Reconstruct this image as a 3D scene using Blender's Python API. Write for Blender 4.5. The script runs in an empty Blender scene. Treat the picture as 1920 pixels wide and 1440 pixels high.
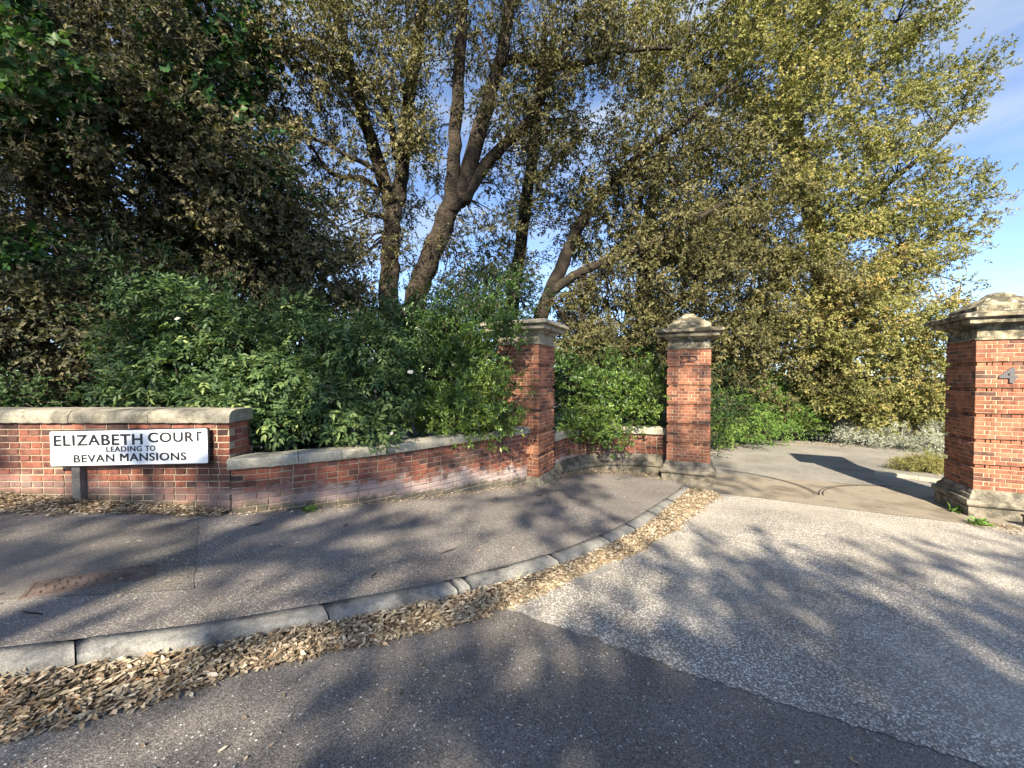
import bpy, math, random
import numpy as np
from mathutils import Vector, Matrix

scene = bpy.context.scene
col = scene.collection
random.seed(7)
R = math.radians

# ------------------------------------------------------------------ camera, sky, sun, exposure
CAM_Z, FPX = 1.53, 740.0
PITCH = math.atan(14 / FPX)
cd = bpy.data.cameras.new("camera")
cd.sensor_width = 36.0
cd.lens = FPX / 1920 * 36.0
cd.clip_start, cd.clip_end = 0.05, 2000
cam = bpy.data.objects.new("camera", cd)
cam.location = (0, 0, CAM_Z)
cam.rotation_euler = (R(90) - PITCH, 0, 0)
col.objects.link(cam)
scene.camera = cam

SUN_EL, SUN_AZ = R(34.5), R(10.6)           # light travels forward and a little to the right
LIGHT = Vector((math.sin(SUN_AZ) * math.cos(SUN_EL), math.cos(SUN_AZ) * math.cos(SUN_EL), -math.sin(SUN_EL)))
world = bpy.data.worlds.new("World")
scene.world = world
world.use_nodes = True
wn, wl = world.node_tree.nodes, world.node_tree.links
wn.clear()
sky = wn.new("ShaderNodeTexSky")
sky.sky_type = 'NISHITA'
sky.sun_disc = False
sky.sun_elevation = SUN_EL
sky.sun_rotation = R(190.6)
sky.altitude = 20
sky.air_density, sky.dust_density, sky.ozone_density = 0.55, 0.2, 1.6
bgn = wn.new("ShaderNodeBackground")
bgn.inputs[1].default_value = 0.115
wo = wn.new("ShaderNodeOutputWorld")
tc = wn.new("ShaderNodeTexCoord")
mp = wn.new("ShaderNodeMapping")
mp.inputs['Scale'].default_value = (1.6, 1.6, 7.0)
mp.inputs['Rotation'].default_value = (0.25, 0.2, 0.3)
cn = wn.new("ShaderNodeTexNoise")
cn.inputs['Scale'].default_value = 1.9
cn.inputs['Detail'].default_value = 7
cn.inputs['Distortion'].default_value = 0.6
cr = wn.new("ShaderNodeValToRGB")
cr.color_ramp.elements[0].position, cr.color_ramp.elements[0].color = 0.42, (0.0, 0.0, 0.0, 1)
cr.color_ramp.elements[1].position, cr.color_ramp.elements[1].color = 0.72, (0.62, 0.62, 0.62, 1)
mx = wn.new("ShaderNodeMixRGB")
mx.inputs[2].default_value = (2.1, 2.35, 2.65, 1)
wl.new(tc.outputs['Generated'], mp.inputs[0]); wl.new(mp.outputs[0], cn.inputs['Vector'])
wl.new(cn.outputs[0], cr.inputs[0]); wl.new(cr.outputs[0], mx.inputs[0])
wl.new(sky.outputs[0], mx.inputs[1]); wl.new(mx.outputs[0], bgn.inputs[0]); wl.new(bgn.outputs[0], wo.inputs[0])

sl = bpy.data.lights.new("sun", 'SUN')
sl.energy = 4.6
sl.angle = R(0.53)
sl.color = (1.0, 0.89, 0.70)
sun = bpy.data.objects.new("sun", sl)
sun.rotation_euler = LIGHT.to_track_quat('-Z', 'Y').to_euler()
sun.location = (-4, -20, 18)
col.objects.link(sun)

vs = scene.view_settings
vs.view_transform, vs.look, vs.gamma, vs.use_curve_mapping = 'Standard', 'None', 1.0, False
vs.exposure = 1.72
scene.cycles.use_denoising = True
scene.cycles.max_bounces = 3
scene.cycles.diffuse_bounces = 2
scene.cycles.transmission_bounces = 2
scene.cycles.glossy_bounces = 1
scene.cycles.use_adaptive_sampling = True
scene.cycles.adaptive_threshold = 0.02
scene.cycles.caustics_reflective = False
scene.cycles.caustics_refractive = False

# ------------------------------------------------------------------ terrain and measuring
def sclamp(x, lo, hi, k):
    if x > hi - k: x = hi - k + k * math.tanh((x - hi + k) / k)
    if x < lo + k: x = lo + k + k * math.tanh((x - lo - k) / k)
    return x
def road_z(X, Y):                           # the street falls to the right and in towards the gate
    return -.073 * sclamp(X, -16, 3.9, 2.0) - .05 * sclamp(Y, -14, 8.5, 2.0)
def sstep(a, b, x):
    t = min(1, max(0, (x - a) / (b - a))); return t * t * (3 - 2 * t)
def pave_z(X, Y):
    return road_z(X, Y) + .10 - .055 * sstep(4.6, 7.4, Y)
def ray(px, py):
    u, v = (px - 960) / FPX, (720 - py) / FPX
    return (u, math.cos(PITCH) + v * math.sin(PITCH), -math.sin(PITCH) + v * math.cos(PITCH))
def at(px, py, Y):                          # surveyed point: sight line to a known distance
    r = ray(px, py); t = Y / r[1]
    return Vector((r[0] * t, Y, CAM_Z + r[2] * t))
def on_ground(px, py, fz=road_z):
    r = ray(px, py); lo, hi = .2, 80.
    for i in range(60):
        m = (lo + hi) / 2
        if CAM_Z + r[2] * m - fz(r[0] * m, r[1] * m) > 0: lo = m
        else: hi = m
    return (r[0] * lo, r[1] * lo)

# ------------------------------------------------------------------ helpers
def tag(o, label=None, cat=None, group=None, kind=None):
    if label: o['label'] = label
    if cat: o['category'] = cat
    if group: o['group'] = group
    if kind: o['kind'] = kind
    return o
def empty(name, loc=(0, 0, 0), rz=0):
    o = bpy.data.objects.new(name, None)
    o.location = loc; o.rotation_euler = (0, 0, rz); o.empty_display_size = .2
    col.objects.link(o); return o
def link(name, me, mat=None, parent=None, loc=None):
    o = bpy.data.objects.new(name, me); col.objects.link(o)
    if mat is not None and not me.materials: me.materials.append(mat)
    if parent is not None: o.parent = parent
    if loc is not None: o.location = loc
    return o
def pyobj(name, verts, faces, mat, parent=None, smooth=False):
    me = bpy.data.meshes.new(name)
    me.from_pydata([tuple(v) for v in verts], [], faces); me.update()
    if smooth: me.shade_smooth()
    return link(name, me, mat, parent)
def npmesh(name, V, F, rnd=None, mat=None, parent=None, smooth=False):
    """V (n,3), F (m,k) index array with constant k; rnd per-face float attribute"""
    me = bpy.data.meshes.new(name)
    n, m, k = len(V), len(F), F.shape[1]
    me.vertices.add(n); me.vertices.foreach_set('co', np.ascontiguousarray(V, dtype=np.float32).ravel())
    me.loops.add(m * k); me.loops.foreach_set('vertex_index', np.ascontiguousarray(F, dtype=np.int32).ravel())
    me.polygons.add(m)
    me.polygons.foreach_set('loop_start', np.arange(0, m * k, k, dtype=np.int32))
    if smooth: me.polygons.foreach_set('use_smooth', np.ones(m, dtype=bool))
    if rnd is not None:
        a = me.attributes.new('rnd', 'FLOAT', 'FACE'); a.data.foreach_set('value', np.ascontiguousarray(rnd, dtype=np.float32))
    me.update(calc_edges=True)
    return link(name, me, mat, parent)

class MB:
    """collects boxes / tubes into one mesh"""
    def __init__(s): s.v, s.f = [], []
    def quadgrid(s, rows):
        b = len(s.v); n = len(rows[0])
        for r in rows: s.v.extend([tuple(p) for p in r])
        for i in range(len(rows) - 1):
            for j in range(n - 1):
                a = b + i * n + j; s.f.append((a, a + 1, a + n + 1, a + n))
    def box(s, c, h, rz=0):
        cx, cy, cz = c; hx, hy, hz = h; ca, sa = math.cos(rz), math.sin(rz); b = len(s.v)
        for z in (-hz, hz):
            for x, y in ((-hx, -hy), (hx, -hy), (hx, hy), (-hx, hy)):
                s.v.append((cx + x * ca - y * sa, cy + x * sa + y * ca, cz + z))
        for q in ((3, 2, 1, 0), (4, 5, 6, 7), (0, 1, 5, 4), (1, 2, 6, 5), (2, 3, 7, 6), (3, 0, 4, 7)):
            s.f.append(tuple(b + i for i in q))
    def tube(s, pts, rad, n=8, wob=0.0):
        pts = [Vector(p) for p in pts]; b = len(s.v); m = len(pts); ref = Vector((.31, .87, .38))
        for i, p in enumerate(pts):
            t = (pts[min(i + 1, m - 1)] - pts[max(i - 1, 0)]).normalized()
            u = t.cross(ref).normalized(); w = t.cross(u)
            for j in range(n):
                a = 2 * math.pi * j / n
                r = rad[i] * (1 + wob * random.uniform(-1, 1))
                s.v.append(tuple(p + (u * math.cos(a) + w * math.sin(a)) * r))
        for i in range(m - 1):
            for j in range(n):
                s.f.append((b + i * n + j, b + i * n + (j + 1) % n, b + (i + 1) * n + (j + 1) % n, b + (i + 1) * n + j))
        s.f.append(tuple(b + j for j in reversed(range(n)))); s.f.append(tuple(b + (m - 1) * n + j for j in range(n)))
    def build(s, name, mat, parent=None, smooth=False): return pyobj(name, s.v, s.f, mat, parent, smooth)

def smooth_path(pts, k=6):
    """Catmull-Rom through pts"""
    P = [Vector(p) for p in pts]; out = []
    for i in range(len(P) - 1):
        p0, p1, p2, p3 = P[max(i - 1, 0)], P[i], P[i + 1], P[min(i + 2, len(P) - 1)]
        for j in range(k):
            t = j / k
            out.append(.5 * ((2 * p1) + (p2 - p0) * t + (2 * p0 - 5 * p1 + 4 * p2 - p3) * t * t + (3 * p1 - p0 - 3 * p2 + p3) * t ** 3))
    out.append(P[-1]); return out
class Path:
    def __init__(s, pts):
        s.p = [Vector((p[0], p[1])) for p in pts]; s.l = [0]
        for a, b in zip(s.p, s.p[1:]): s.l.append(s.l[-1] + (b - a).length)
        s.len = s.l[-1]
    def at(s, d):
        i = 0
        while i < len(s.l) - 2 and s.l[i + 1] < d: i += 1
        t = (s.p[i + 1] - s.p[i]).normalized()
        return s.p[i] + t * (d - s.l[i]), t

# ------------------------------------------------------------------ materials
def mat_base(name):
    m = bpy.data.materials.new(name); m.use_nodes = True
    nt = m.node_tree; return m, nt.nodes, nt.links, nt.nodes['Principled BSDF']
def ramp(nodes, stops, interp='LINEAR'):
    r = nodes.new('ShaderNodeValToRGB'); e = r.color_ramp.elements; r.color_ramp.interpolation = interp
    while len(e) < len(stops): e.new(0.5)
    for el, (p, c) in zip(e, stops): el.position, el.color = p, (c[0], c[1], c[2], 1)
    return r
def noise(nodes, links, scale, detail=4, vec=None, rough=.6, w=None):
    n = nodes.new('ShaderNodeTexNoise'); n.inputs['Scale'].default_value = scale
    n.inputs['Detail'].default_value = detail; n.inputs['Roughness'].default_value = rough
    if vec is not None: links.new(vec, n.inputs['Vector'])
    return n
def mixc(nodes, links, fac, a, b, mode='MIX'):
    m = nodes.new('ShaderNodeMixRGB'); m.blend_type = mode
    for i, x in ((0, fac), (1, a), (2, b)):
        if hasattr(x, 'is_output') or hasattr(x, 'links'): links.new(x, m.inputs[i])
        elif i == 0: m.inputs[0].default_value = x
        else: m.inputs[i].default_value = (x[0], x[1], x[2], 1)
    return m.outputs[0]
def bump(nodes, links, h, strength, dist, bsdf):
    b = nodes.new('ShaderNodeBump'); b.inputs['Strength'].default_value = strength; b.inputs['Distance'].default_value = dist
    links.new(h, b.inputs['Height']); links.new(b.outputs[0], bsdf.inputs['Normal'])
def world_pos(nodes):
    return nodes.new('ShaderNodeNewGeometry').outputs['Position']

def m_brick(name, joined, palette, dust=(.36, .28, .22), dust_amt=.35, salt=False):
    m, n, l, b = mat_base(name); pos = world_pos(n)
    if joined:
        a = n.new('ShaderNodeAttribute'); a.attribute_name = 'rnd'; rv = a.outputs['Fac']
    else: rv = n.new('ShaderNodeObjectInfo').outputs['Random']
    r = ramp(n, palette); l.new(rv, r.inputs[0])
    n1 = noise(n, l, 14, 5, pos); n2 = noise(n, l, 90, 4, pos); n3 = noise(n, l, 2.2, 4, pos)
    c = mixc(n, l, .75, r.outputs[0], ramp_out(n, l, n1.outputs[0], [(.25, (.35, .33, .33)), (.5, (.8, .8, .8)), (.72, (1.25, 1.2, 1.15))]), 'MULTIPLY')
    c = mixc(n, l, .6, c, ramp_out(n, l, n2.outputs[0], [(.3, (.6, .6, .6)), (.7, (1.2, 1.2, 1.2))]), 'MULTIPLY')
    mpn = n.new('ShaderNodeMapping'); mpn.inputs['Scale'].default_value = (5, 5, 1.4); l.new(pos, mpn.inputs[0])
    n5 = noise(n, l, 1.0, 6, mpn.outputs[0], .65)
    c = mixc(n, l, .9, c, ramp_out(n, l, n5.outputs[0], [(.32, (.42, .40, .38)), (.5, (.95, .95, .95)), (.7, (1.12, 1.1, 1.08))]), 'MULTIPLY')
    d = ramp_out(n, l, n3.outputs[0], [(.5, (0, 0, 0)), (.78, (dust_amt,) * 3)])
    c = mixc(n, l, d, c, dust)
    if salt:                                   # rising damp: salts and algae in an uneven band above the sloping pavement
        dp = n.new('ShaderNodeVectorMath'); dp.operation = 'DOT_PRODUCT'; dp.inputs[1].default_value = (.073, .05, 1.0); l.new(pos, dp.inputs[0])
        n6 = noise(n, l, 3.2, 5, pos, .7)
        h = n.new('ShaderNodeMath'); h.operation = 'MULTIPLY_ADD'; l.new(n6.outputs[0], h.inputs[0]); h.inputs[1].default_value = -.62; l.new(dp.outputs['Value'], h.inputs[2])   # height above pavement less a noisy reach
        sx_ = n.new('ShaderNodeSeparateXYZ'); l.new(pos, sx_.inputs[0])
        band = ramp_out(n, l, h.outputs[0], [(0, (.68,) * 3), (.03, (.36,) * 3), (.09, (0, 0, 0))])
        along = ramp_out(n, l, maprange(n, l, sx_.outputs[0], -3.4, -.9), [(0, (.25,) * 3), (1, (1, 1, 1))])
        c = mixc(n, l, mixc(n, l, 1, band, along, 'MULTIPLY'), c, (.46, .40, .385))
        n7 = noise(n, l, 6, 5, pos, .7)
        g = n.new('ShaderNodeMath'); g.operation = 'MULTIPLY_ADD'; l.new(n7.outputs[0], g.inputs[0]); g.inputs[1].default_value = -.30; l.new(dp.outputs['Value'], g.inputs[2])
        c = mixc(n, l, ramp_out(n, l, g.outputs[0], [(0, (.85,) * 3), (.06, (0, 0, 0))]), c, (.075, .072, .048))
    l.new(c, b.inputs['Base Color']); b.inputs['Roughness'].default_value = .9; b.inputs['Specular IOR Level'].default_value = .25
    bump(n, l, n2.outputs[0], .5, .006, b); return m
def maprange(n, l, src, a, c):
    m = n.new('ShaderNodeMapRange'); l.new(src, m.inputs[0]); m.inputs[1].default_value, m.inputs[2].default_value = a, c; return m.outputs[0]
def ramp_out(n, l, src, stops):
    r = ramp(n, stops); l.new(src, r.inputs[0]); return r.outputs[0]
def m_noise(name, cols, scale, detail=6, rough=.9, bscale=60, bstr=.4, bdist=.006, spec=.3, fine=None):
    m, n, l, b = mat_base(name); pos = world_pos(n)
    n1 = noise(n, l, scale, detail, pos)
    c = ramp_out(n, l, n1.outputs[0], cols)
    if fine:
        n3 = noise(n, l, fine, 4, pos)
        c = mixc(n, l, .8, c, ramp_out(n, l, n3.outputs[0], [(.3, (.55, .55, .55)), (.7, (1.3, 1.3, 1.3))]), 'MULTIPLY')
    l.new(c, b.inputs['Base Color']); b.inputs['Roughness'].default_value = rough; b.inputs['Specular IOR Level'].default_value = spec
    n2 = noise(n, l, bscale, 5, pos); bump(n, l, n2.outputs[0], bstr, bdist, b); return m
def m_plain(name, c, rough=.6, metal=0, spec=.5):
    m, n, l, b = mat_base(name); pos = world_pos(n)
    n1 = noise(n, l, 30, 4, pos)
    cc = mixc(n, l, .5, c, ramp_out(n, l, n1.outputs[0], [(.3, (.75, .75, .75)), (.7, (1.1, 1.1, 1.1))]), 'MULTIPLY')
    l.new(cc, b.inputs['Base Color']); b.inputs['Roughness'].default_value = rough; b.inputs['Metallic'].default_value = metal
    b.inputs['Specular IOR Level'].default_value = spec; return m
def m_stone(name, base, dark, light, dk=.5, lt=.72):
    m, n, l, b = mat_base(name); pos = world_pos(n)
    n1 = noise(n, l, 5, 7, pos, .65); n2 = noise(n, l, 26, 5, pos, .7); n3 = noise(n, l, 130, 3, pos); n4 = noise(n, l, 9, 6, pos, .7)
    c = mixc(n, l, .7, base, ramp_out(n, l, n2.outputs[0], [(.3, (.6, .58, .54)), (.65, (1.2, 1.2, 1.15))]), 'MULTIPLY')
    c = mixc(n, l, ramp_out(n, l, n1.outputs[0], [(dk, (0, 0, 0)), (dk + .16, (.85, .85, .85))]), c, dark)
    c = mixc(n, l, ramp_out(n, l, n4.outputs[0], [(lt - .08, (0, 0, 0)), (lt, (.8, .8, .8))]), c, light)
    l.new(c, b.inputs['Base Color']); b.inputs['Roughness'].default_value = .92; b.inputs['Specular IOR Level'].default_value = .2
    c2 = mixc(n, l, .7, c, ramp_out(n, l, n3.outputs[0], [(.35, (.6, .6, .6)), (.65, (1.3, 1.3, 1.3))]), 'MULTIPLY'); l.new(c2, b.inputs['Base Color'])
    h = mixc(n, l, .4, n2.outputs[0], n3.outputs[0]); bump(n, l, h, .6, .012, b); return m
def m_asphalt(name, dark, mid, chip, chip_amt, cell, patch=(.85, 1.15), tint=None, bd=.004):
    m, n, l, b = mat_base(name); pos = world_pos(n)
    v = n.new('ShaderNodeTexVoronoi'); v.inputs['Scale'].default_value = cell; l.new(pos, v.inputs['Vector'])
    sep = n.new('ShaderNodeSeparateColor'); l.new(v.outputs['Color'], sep.inputs[0])
    c = ramp_out(n, l, sep.outputs[0], [(0, dark), (max(.02, 1 - chip_amt - .25), mid), (1 - chip_amt, mid), (1 - chip_amt + .04, chip), (1, tuple(x * 1.5 for x in chip))])
    dd = ramp_out(n, l, v.outputs['Distance'], [(.25, (1, 1, 1)), (.75, (.45, .45, .45))])
    c = mixc(n, l, .8, c, dd, 'MULTIPLY')
    n1 = noise(n, l, 1.1, 6, pos, .6)
    c = mixc(n, l, 1, c, ramp_out(n, l, n1.outputs[0], [(.3, (patch[0],) * 3), (.7, (patch[1],) * 3)]), 'MULTIPLY')
    n2 = noise(n, l, 230, 3, pos)
    c = mixc(n, l, .7, c, ramp_out(n, l, n2.outputs[0], [(.35, (.5, .5, .5)), (.65, (1.5, 1.5, 1.5))]), 'MULTIPLY')
    if tint:
        n4 = noise(n, l, .7, 5, pos)
        c = mixc(n, l, ramp_out(n, l, n4.outputs[0], [(.45, (0, 0, 0)), (.7, (.55, .55, .55))]), c, tint)
    l.new(c, b.inputs['Base Color']); b.inputs['Roughness'].default_value = .82; b.inputs['Specular IOR Level'].default_value = .35
    h = mixc(n, l, .35, v.outputs['Distance'], n2.outputs[0]); bump(n, l, h, .7, bd, b); return m
def m_leaf(name, stops, trans=.3, rough=.5, per_object=False, spec=.2):
    m, n, l, b = mat_base(name)
    if per_object: rv = n.new('ShaderNodeObjectInfo').outputs['Random']
    else:
        a = n.new('ShaderNodeAttribute'); a.attribute_name = 'rnd'; rv = a.outputs['Fac']
    c = ramp_out(n, l, rv, stops)
    l.new(c, b.inputs['Base Color']); b.inputs['Roughness'].default_value = rough; b.inputs['Specular IOR Level'].default_value = spec
    t = n.new('ShaderNodeBsdfTranslucent'); l.new(mixc(n, l, 1, c, (1.25, 1.3, .7), 'MULTIPLY'), t.inputs[0])
    ms = n.new('ShaderNodeMixShader'); ms.inputs[0].default_value = trans
    l.new(b.outputs[0], ms.inputs[1]); l.new(t.outputs[0], ms.inputs[2]); l.new(ms.outputs[0], n['Material Output'].inputs[0]); return m

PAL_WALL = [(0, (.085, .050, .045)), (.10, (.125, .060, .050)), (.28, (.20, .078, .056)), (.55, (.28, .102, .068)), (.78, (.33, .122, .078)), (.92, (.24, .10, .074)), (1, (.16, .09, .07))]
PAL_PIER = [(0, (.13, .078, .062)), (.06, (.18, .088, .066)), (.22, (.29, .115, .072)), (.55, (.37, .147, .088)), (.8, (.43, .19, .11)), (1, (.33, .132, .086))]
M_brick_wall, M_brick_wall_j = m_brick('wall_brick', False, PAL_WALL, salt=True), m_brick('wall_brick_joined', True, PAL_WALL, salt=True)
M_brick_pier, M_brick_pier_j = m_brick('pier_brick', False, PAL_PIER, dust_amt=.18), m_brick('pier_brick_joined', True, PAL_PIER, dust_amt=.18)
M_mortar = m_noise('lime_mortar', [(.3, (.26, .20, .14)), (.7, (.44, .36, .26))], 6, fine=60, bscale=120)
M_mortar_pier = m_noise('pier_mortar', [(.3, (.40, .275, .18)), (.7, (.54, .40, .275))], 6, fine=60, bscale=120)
M_stone_clean = m_stone('pale_cap_stone', (.34, .305, .24), (.10, .092, .072), (.48, .45, .39), .50, .72)
M_stone_lichen = m_stone('lichen_cap_stone', (.33, .29, .205), (.036, .034, .026), (.56, .54, .46), .40, .66)
M_stone_plinth = m_stone('plinth_stone', (.25, .222, .178), (.06, .056, .045), (.36, .34, .29), .43, .72)
M_coping = m_stone('coping_stone', (.29, .265, .215), (.10, .095, .075), (.42, .40, .34), .47, .72)
M_coping_low = m_stone('low_coping_stone', (.38, .355, .29), (.13, .122, .098), (.50, .48, .41), .53, .73)
M_kerb = m_stone('kerb_granite', (.25, .242, .228), (.085, .082, .075), (.36, .35, .335), .50, .68)
M_asph_new = m_asphalt('dark_asphalt', (.12, .108, .097), (.255, .23, .208), (.66, .62, .56), .025, 140, (.72, 1.26))
M_asph_old = m_asphalt('worn_chipped_asphalt', (.185, .165, .142), (.35, .318, .278), (.64, .60, .535), .26, 115, (.70, 1.24), (.41, .375, .315))
M_asph_drive = m_asphalt('drive_asphalt', (.155, .145, .13), (.255, .24, .215), (.46, .435, .385), .16, 130, (.72, 1.25), (.32, .295, .25))
M_asph_pave = m_asphalt('pavement_asphalt', (.11, .097, .089), (.225, .202, .186), (.44, .405, .365), .15, 170, (.75, 1.25), (.255, .228, .206))
M_asph_patch = m_asphalt('pavement_patch_asphalt', (.09, .082, .073), (.185, .168, .148), (.40, .365, .315), .09, 190, (.8, 1.2), (.23, .20, .175))
M_concrete = m_noise('threshold_concrete', [(.25, (.11, .09, .066)), (.42, (.20, .168, .128)), (.55, (.285, .245, .188)), (.66, (.25, .215, .165)), (.8, (.38, .33, .255))], 2.2, fine=140, bscale=200)
M_soil = m_noise('garden_soil', [(.3, (.02, .017, .012)), (.7, (.05, .042, .028))], 3, fine=40, bscale=20, bdist=.03)
M_bark = m_noise('oak_bark', [(.3, (.018, .014, .010)), (.5, (.050, .038, .027)), (.72, (.105, .084, .058))], 5, fine=30, bscale=16, bstr=1, bdist=.12)
M_bark_dark = m_noise('dark_bark', [(.3, (.018, .014, .010)), (.7, (.055, .043, .030))], 6, fine=40, bscale=34, bstr=.9, bdist=.03)
M_twig = m_plain('twig_bark', (.11, .088, .065), .9)
M_sign = m_noise('white_sign_enamel', [(.25, (.60, .60, .58)), (.42, (.79, .80, .80)), (.8, (.84, .85, .86))], 4, 8, .3, 300, .05, .001, .5)
M_black = m_plain('black_paint', (.012, .012, .014), .4)
M_number = m_plain('grey_metal_number', (.10, .095, .10), .5, .3)
M_post = m_noise('grey_post', [(.3, (.12, .11, .10)), (.7, (.21, .20, .185))], 6, fine=90)
M_iron = m_noise('rusty_iron', [(.3, (.095, .068, .057)), (.6, (.17, .125, .105)), (.8, (.25, .19, .16))], 9, fine=70, bscale=80)
M_white = m_plain('white_paint', (.75, .75, .74), .5)
M_groove = m_plain('track_iron', (.03, .028, .026), .7)
M_litter = m_leaf('dry_leaf', [(0, (.10, .070, .045)), (.2, (.24, .178, .118)), (.5, (.38, .298, .20)), (.8, (.52, .43, .305)), (.95, (.66, .58, .455)), (1, (.38, .20, .08))], .12, .75)
M_litter_bed = m_noise('litter_bed', [(.35, (.045, .03, .018)), (.65, (.15, .10, .06))], 40, fine=120, bscale=60, bdist=.02)

# ------------------------------------------------------------------ ground, road, pavement
def nonuni(segs):
    out = []
    for a, b, st in segs:
        k = max(1, round((b - a) / st))
        out += [a + (b - a) * i / k for i in range(k)]
    out.append(segs[-1][1]); return out
def sheet(name, xs, ys, fz, mat, off=0.0):
    mb = MB()
    mb.quadgrid([[(x, y, fz(x, y) + off) for x in xs] for y in ys])
    o = mb.build(name, mat, None, True); return tag(o, kind='structure')
gx = nonuni([(-600, -60, 90), (-60, -16, 4), (-16, 18, .5), (18, 60, 4), (60, 600, 90)])
gy = nonuni([(-600, -60, 90), (-60, -14, 4), (-14, 20, .5), (20, 60, 4), (60, 900, 140)])
sheet('ground', gx, gy, lambda x, y: road_z(x, y) - .06, M_soil)
sheet('road', nonuni([(-30, -8, 2), (-8, 8, .25), (8, 26, 1)]), nonuni([(-7, 0, .5), (0, 9.4, .2)]), road_z, M_asph_new)

def ground_poly(name, pts, mat, off, res=.2, fz=road_z, wob=0):
    """a sheet following the terrain, cut to a plan polygon (strip between two polylines)"""
    A, B = pts; mb = MB(); n = max(len(A), len(B))
    pa, pb = Path(A), Path(B); k = max(3, int(max(pa.len, pb.len) / res)); rows = []
    for i in range(k + 1):
        p, _ = pa.at(pa.len * i / k); q, _ = pb.at(pb.len * i / k); w = max(2, int((q - p).length / res)); rows.append((p, q))
    wmax = max(2, int(max((q - p).length for p, q in rows) / res))
    grid = []
    for p, q in rows:
        g = []
        for j in range(wmax + 1):
            t = j / wmax; c = p.lerp(q, t)
            if wob and j in (0, wmax): c = c + Vector((random.uniform(-wob, wob), random.uniform(-wob, wob)))
            g.append((c.x, c.y, fz(c.x, c.y) + off))
        grid.append(g)
    mb.quadgrid(grid); return tag(mb.build(name, mat, None, True), kind='structure')

# worn chipping surface of the entrance, laid over the street surface
ground_poly('entrance_road',
    ([(-.05, 2.80), (.549, 2.509), (1.045, 2.243), (1.508, 2.033), (1.95, 1.85), (2.6, 1.55), (5, .5)],
     [(3.4, 7.35), (4.0, 7.6), (4.7, 7.0), (5.3, 6.75), (6.4, 6.2), (7.6, 5.2), (13, 3.2)]), M_asph_old, .004, .07, wob=.016)
# drive beyond the gate
ground_poly('driveway',
    ([(3.6, 8.8), (4.4, 9.0), (5.3, 8.45), (6.4, 8.15), (7.6, 7.7), (9.0, 7.2), (13, 6.0)],
     [(5.2, 12.0), (7.2, 13.1), (8.6, 13.8), (10.2, 13.7), (11.7, 12.8), (12.6, 11.3), (16, 9.6)]), M_asph_drive, .006, .25)
# concrete threshold carrying the gate tracks
ground_poly('threshold_slab',
    ([(3.5, 7.25), (4.4, 6.85), (5.2, 6.35), (6.1, 5.75), (6.9, 5.3)],
     [(3.6, 8.85), (4.6, 8.95), (5.5, 8.55), (6.8, 8.1), (8.3, 7.5)]), M_concrete, .010, .2)

KB = [(-16, -3.15), (-9, -.5), (-5, 1.0), (-2.50, 1.94), (-2.15, 2.075), (-1.80, 2.217), (-1.46, 2.395), (-.95, 2.68), (-.46, 2.98), (.30, 3.575), (.76, 4.03), (1.43, 4.80), (2.21, 5.93), (3.30, 7.55)]
KBS = smooth_path([(x, y, 0) for x, y in KB], 8); KFS = []
for i, p_ in enumerate(KBS):
    t_ = (KBS[min(i + 1, len(KBS) - 1)] - KBS[max(i - 1, 0)]).normalized(); KFS.append((p_.x + t_.y * .125, p_.y - t_.x * .125))
BK = [(-16, 4.3), (-9, 4.3), (-6, 4.3), (-4.2, 4.3), (-3.2, 4.3), (-2.9, 4.4), (-2.4, 4.6), (-2.0, 4.9), (-1.6, 5.2), (-.6, 6.2), (.1, 7.0), (.7, 7.9), (1.6, 9.2), (3.5, 9.0)]
pave = ground_poly('pavement', (smooth_path([(x, y, 0) for x, y in KB], 4), smooth_path([(x, y, 0) for x, y in BK], 4)), M_asph_pave, 0, .14, pave_z)
pp = [on_ground(*p, pave_z) for p in ((372, 985), (368, 1040), (362, 1106))]
ground_poly('pavement_patch', ([(-5.5, 3.7), (-5.5, 2.8), (-5.3, 1.7)], pp), M_asph_patch, .004, .15, pave_z, .012)

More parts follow.
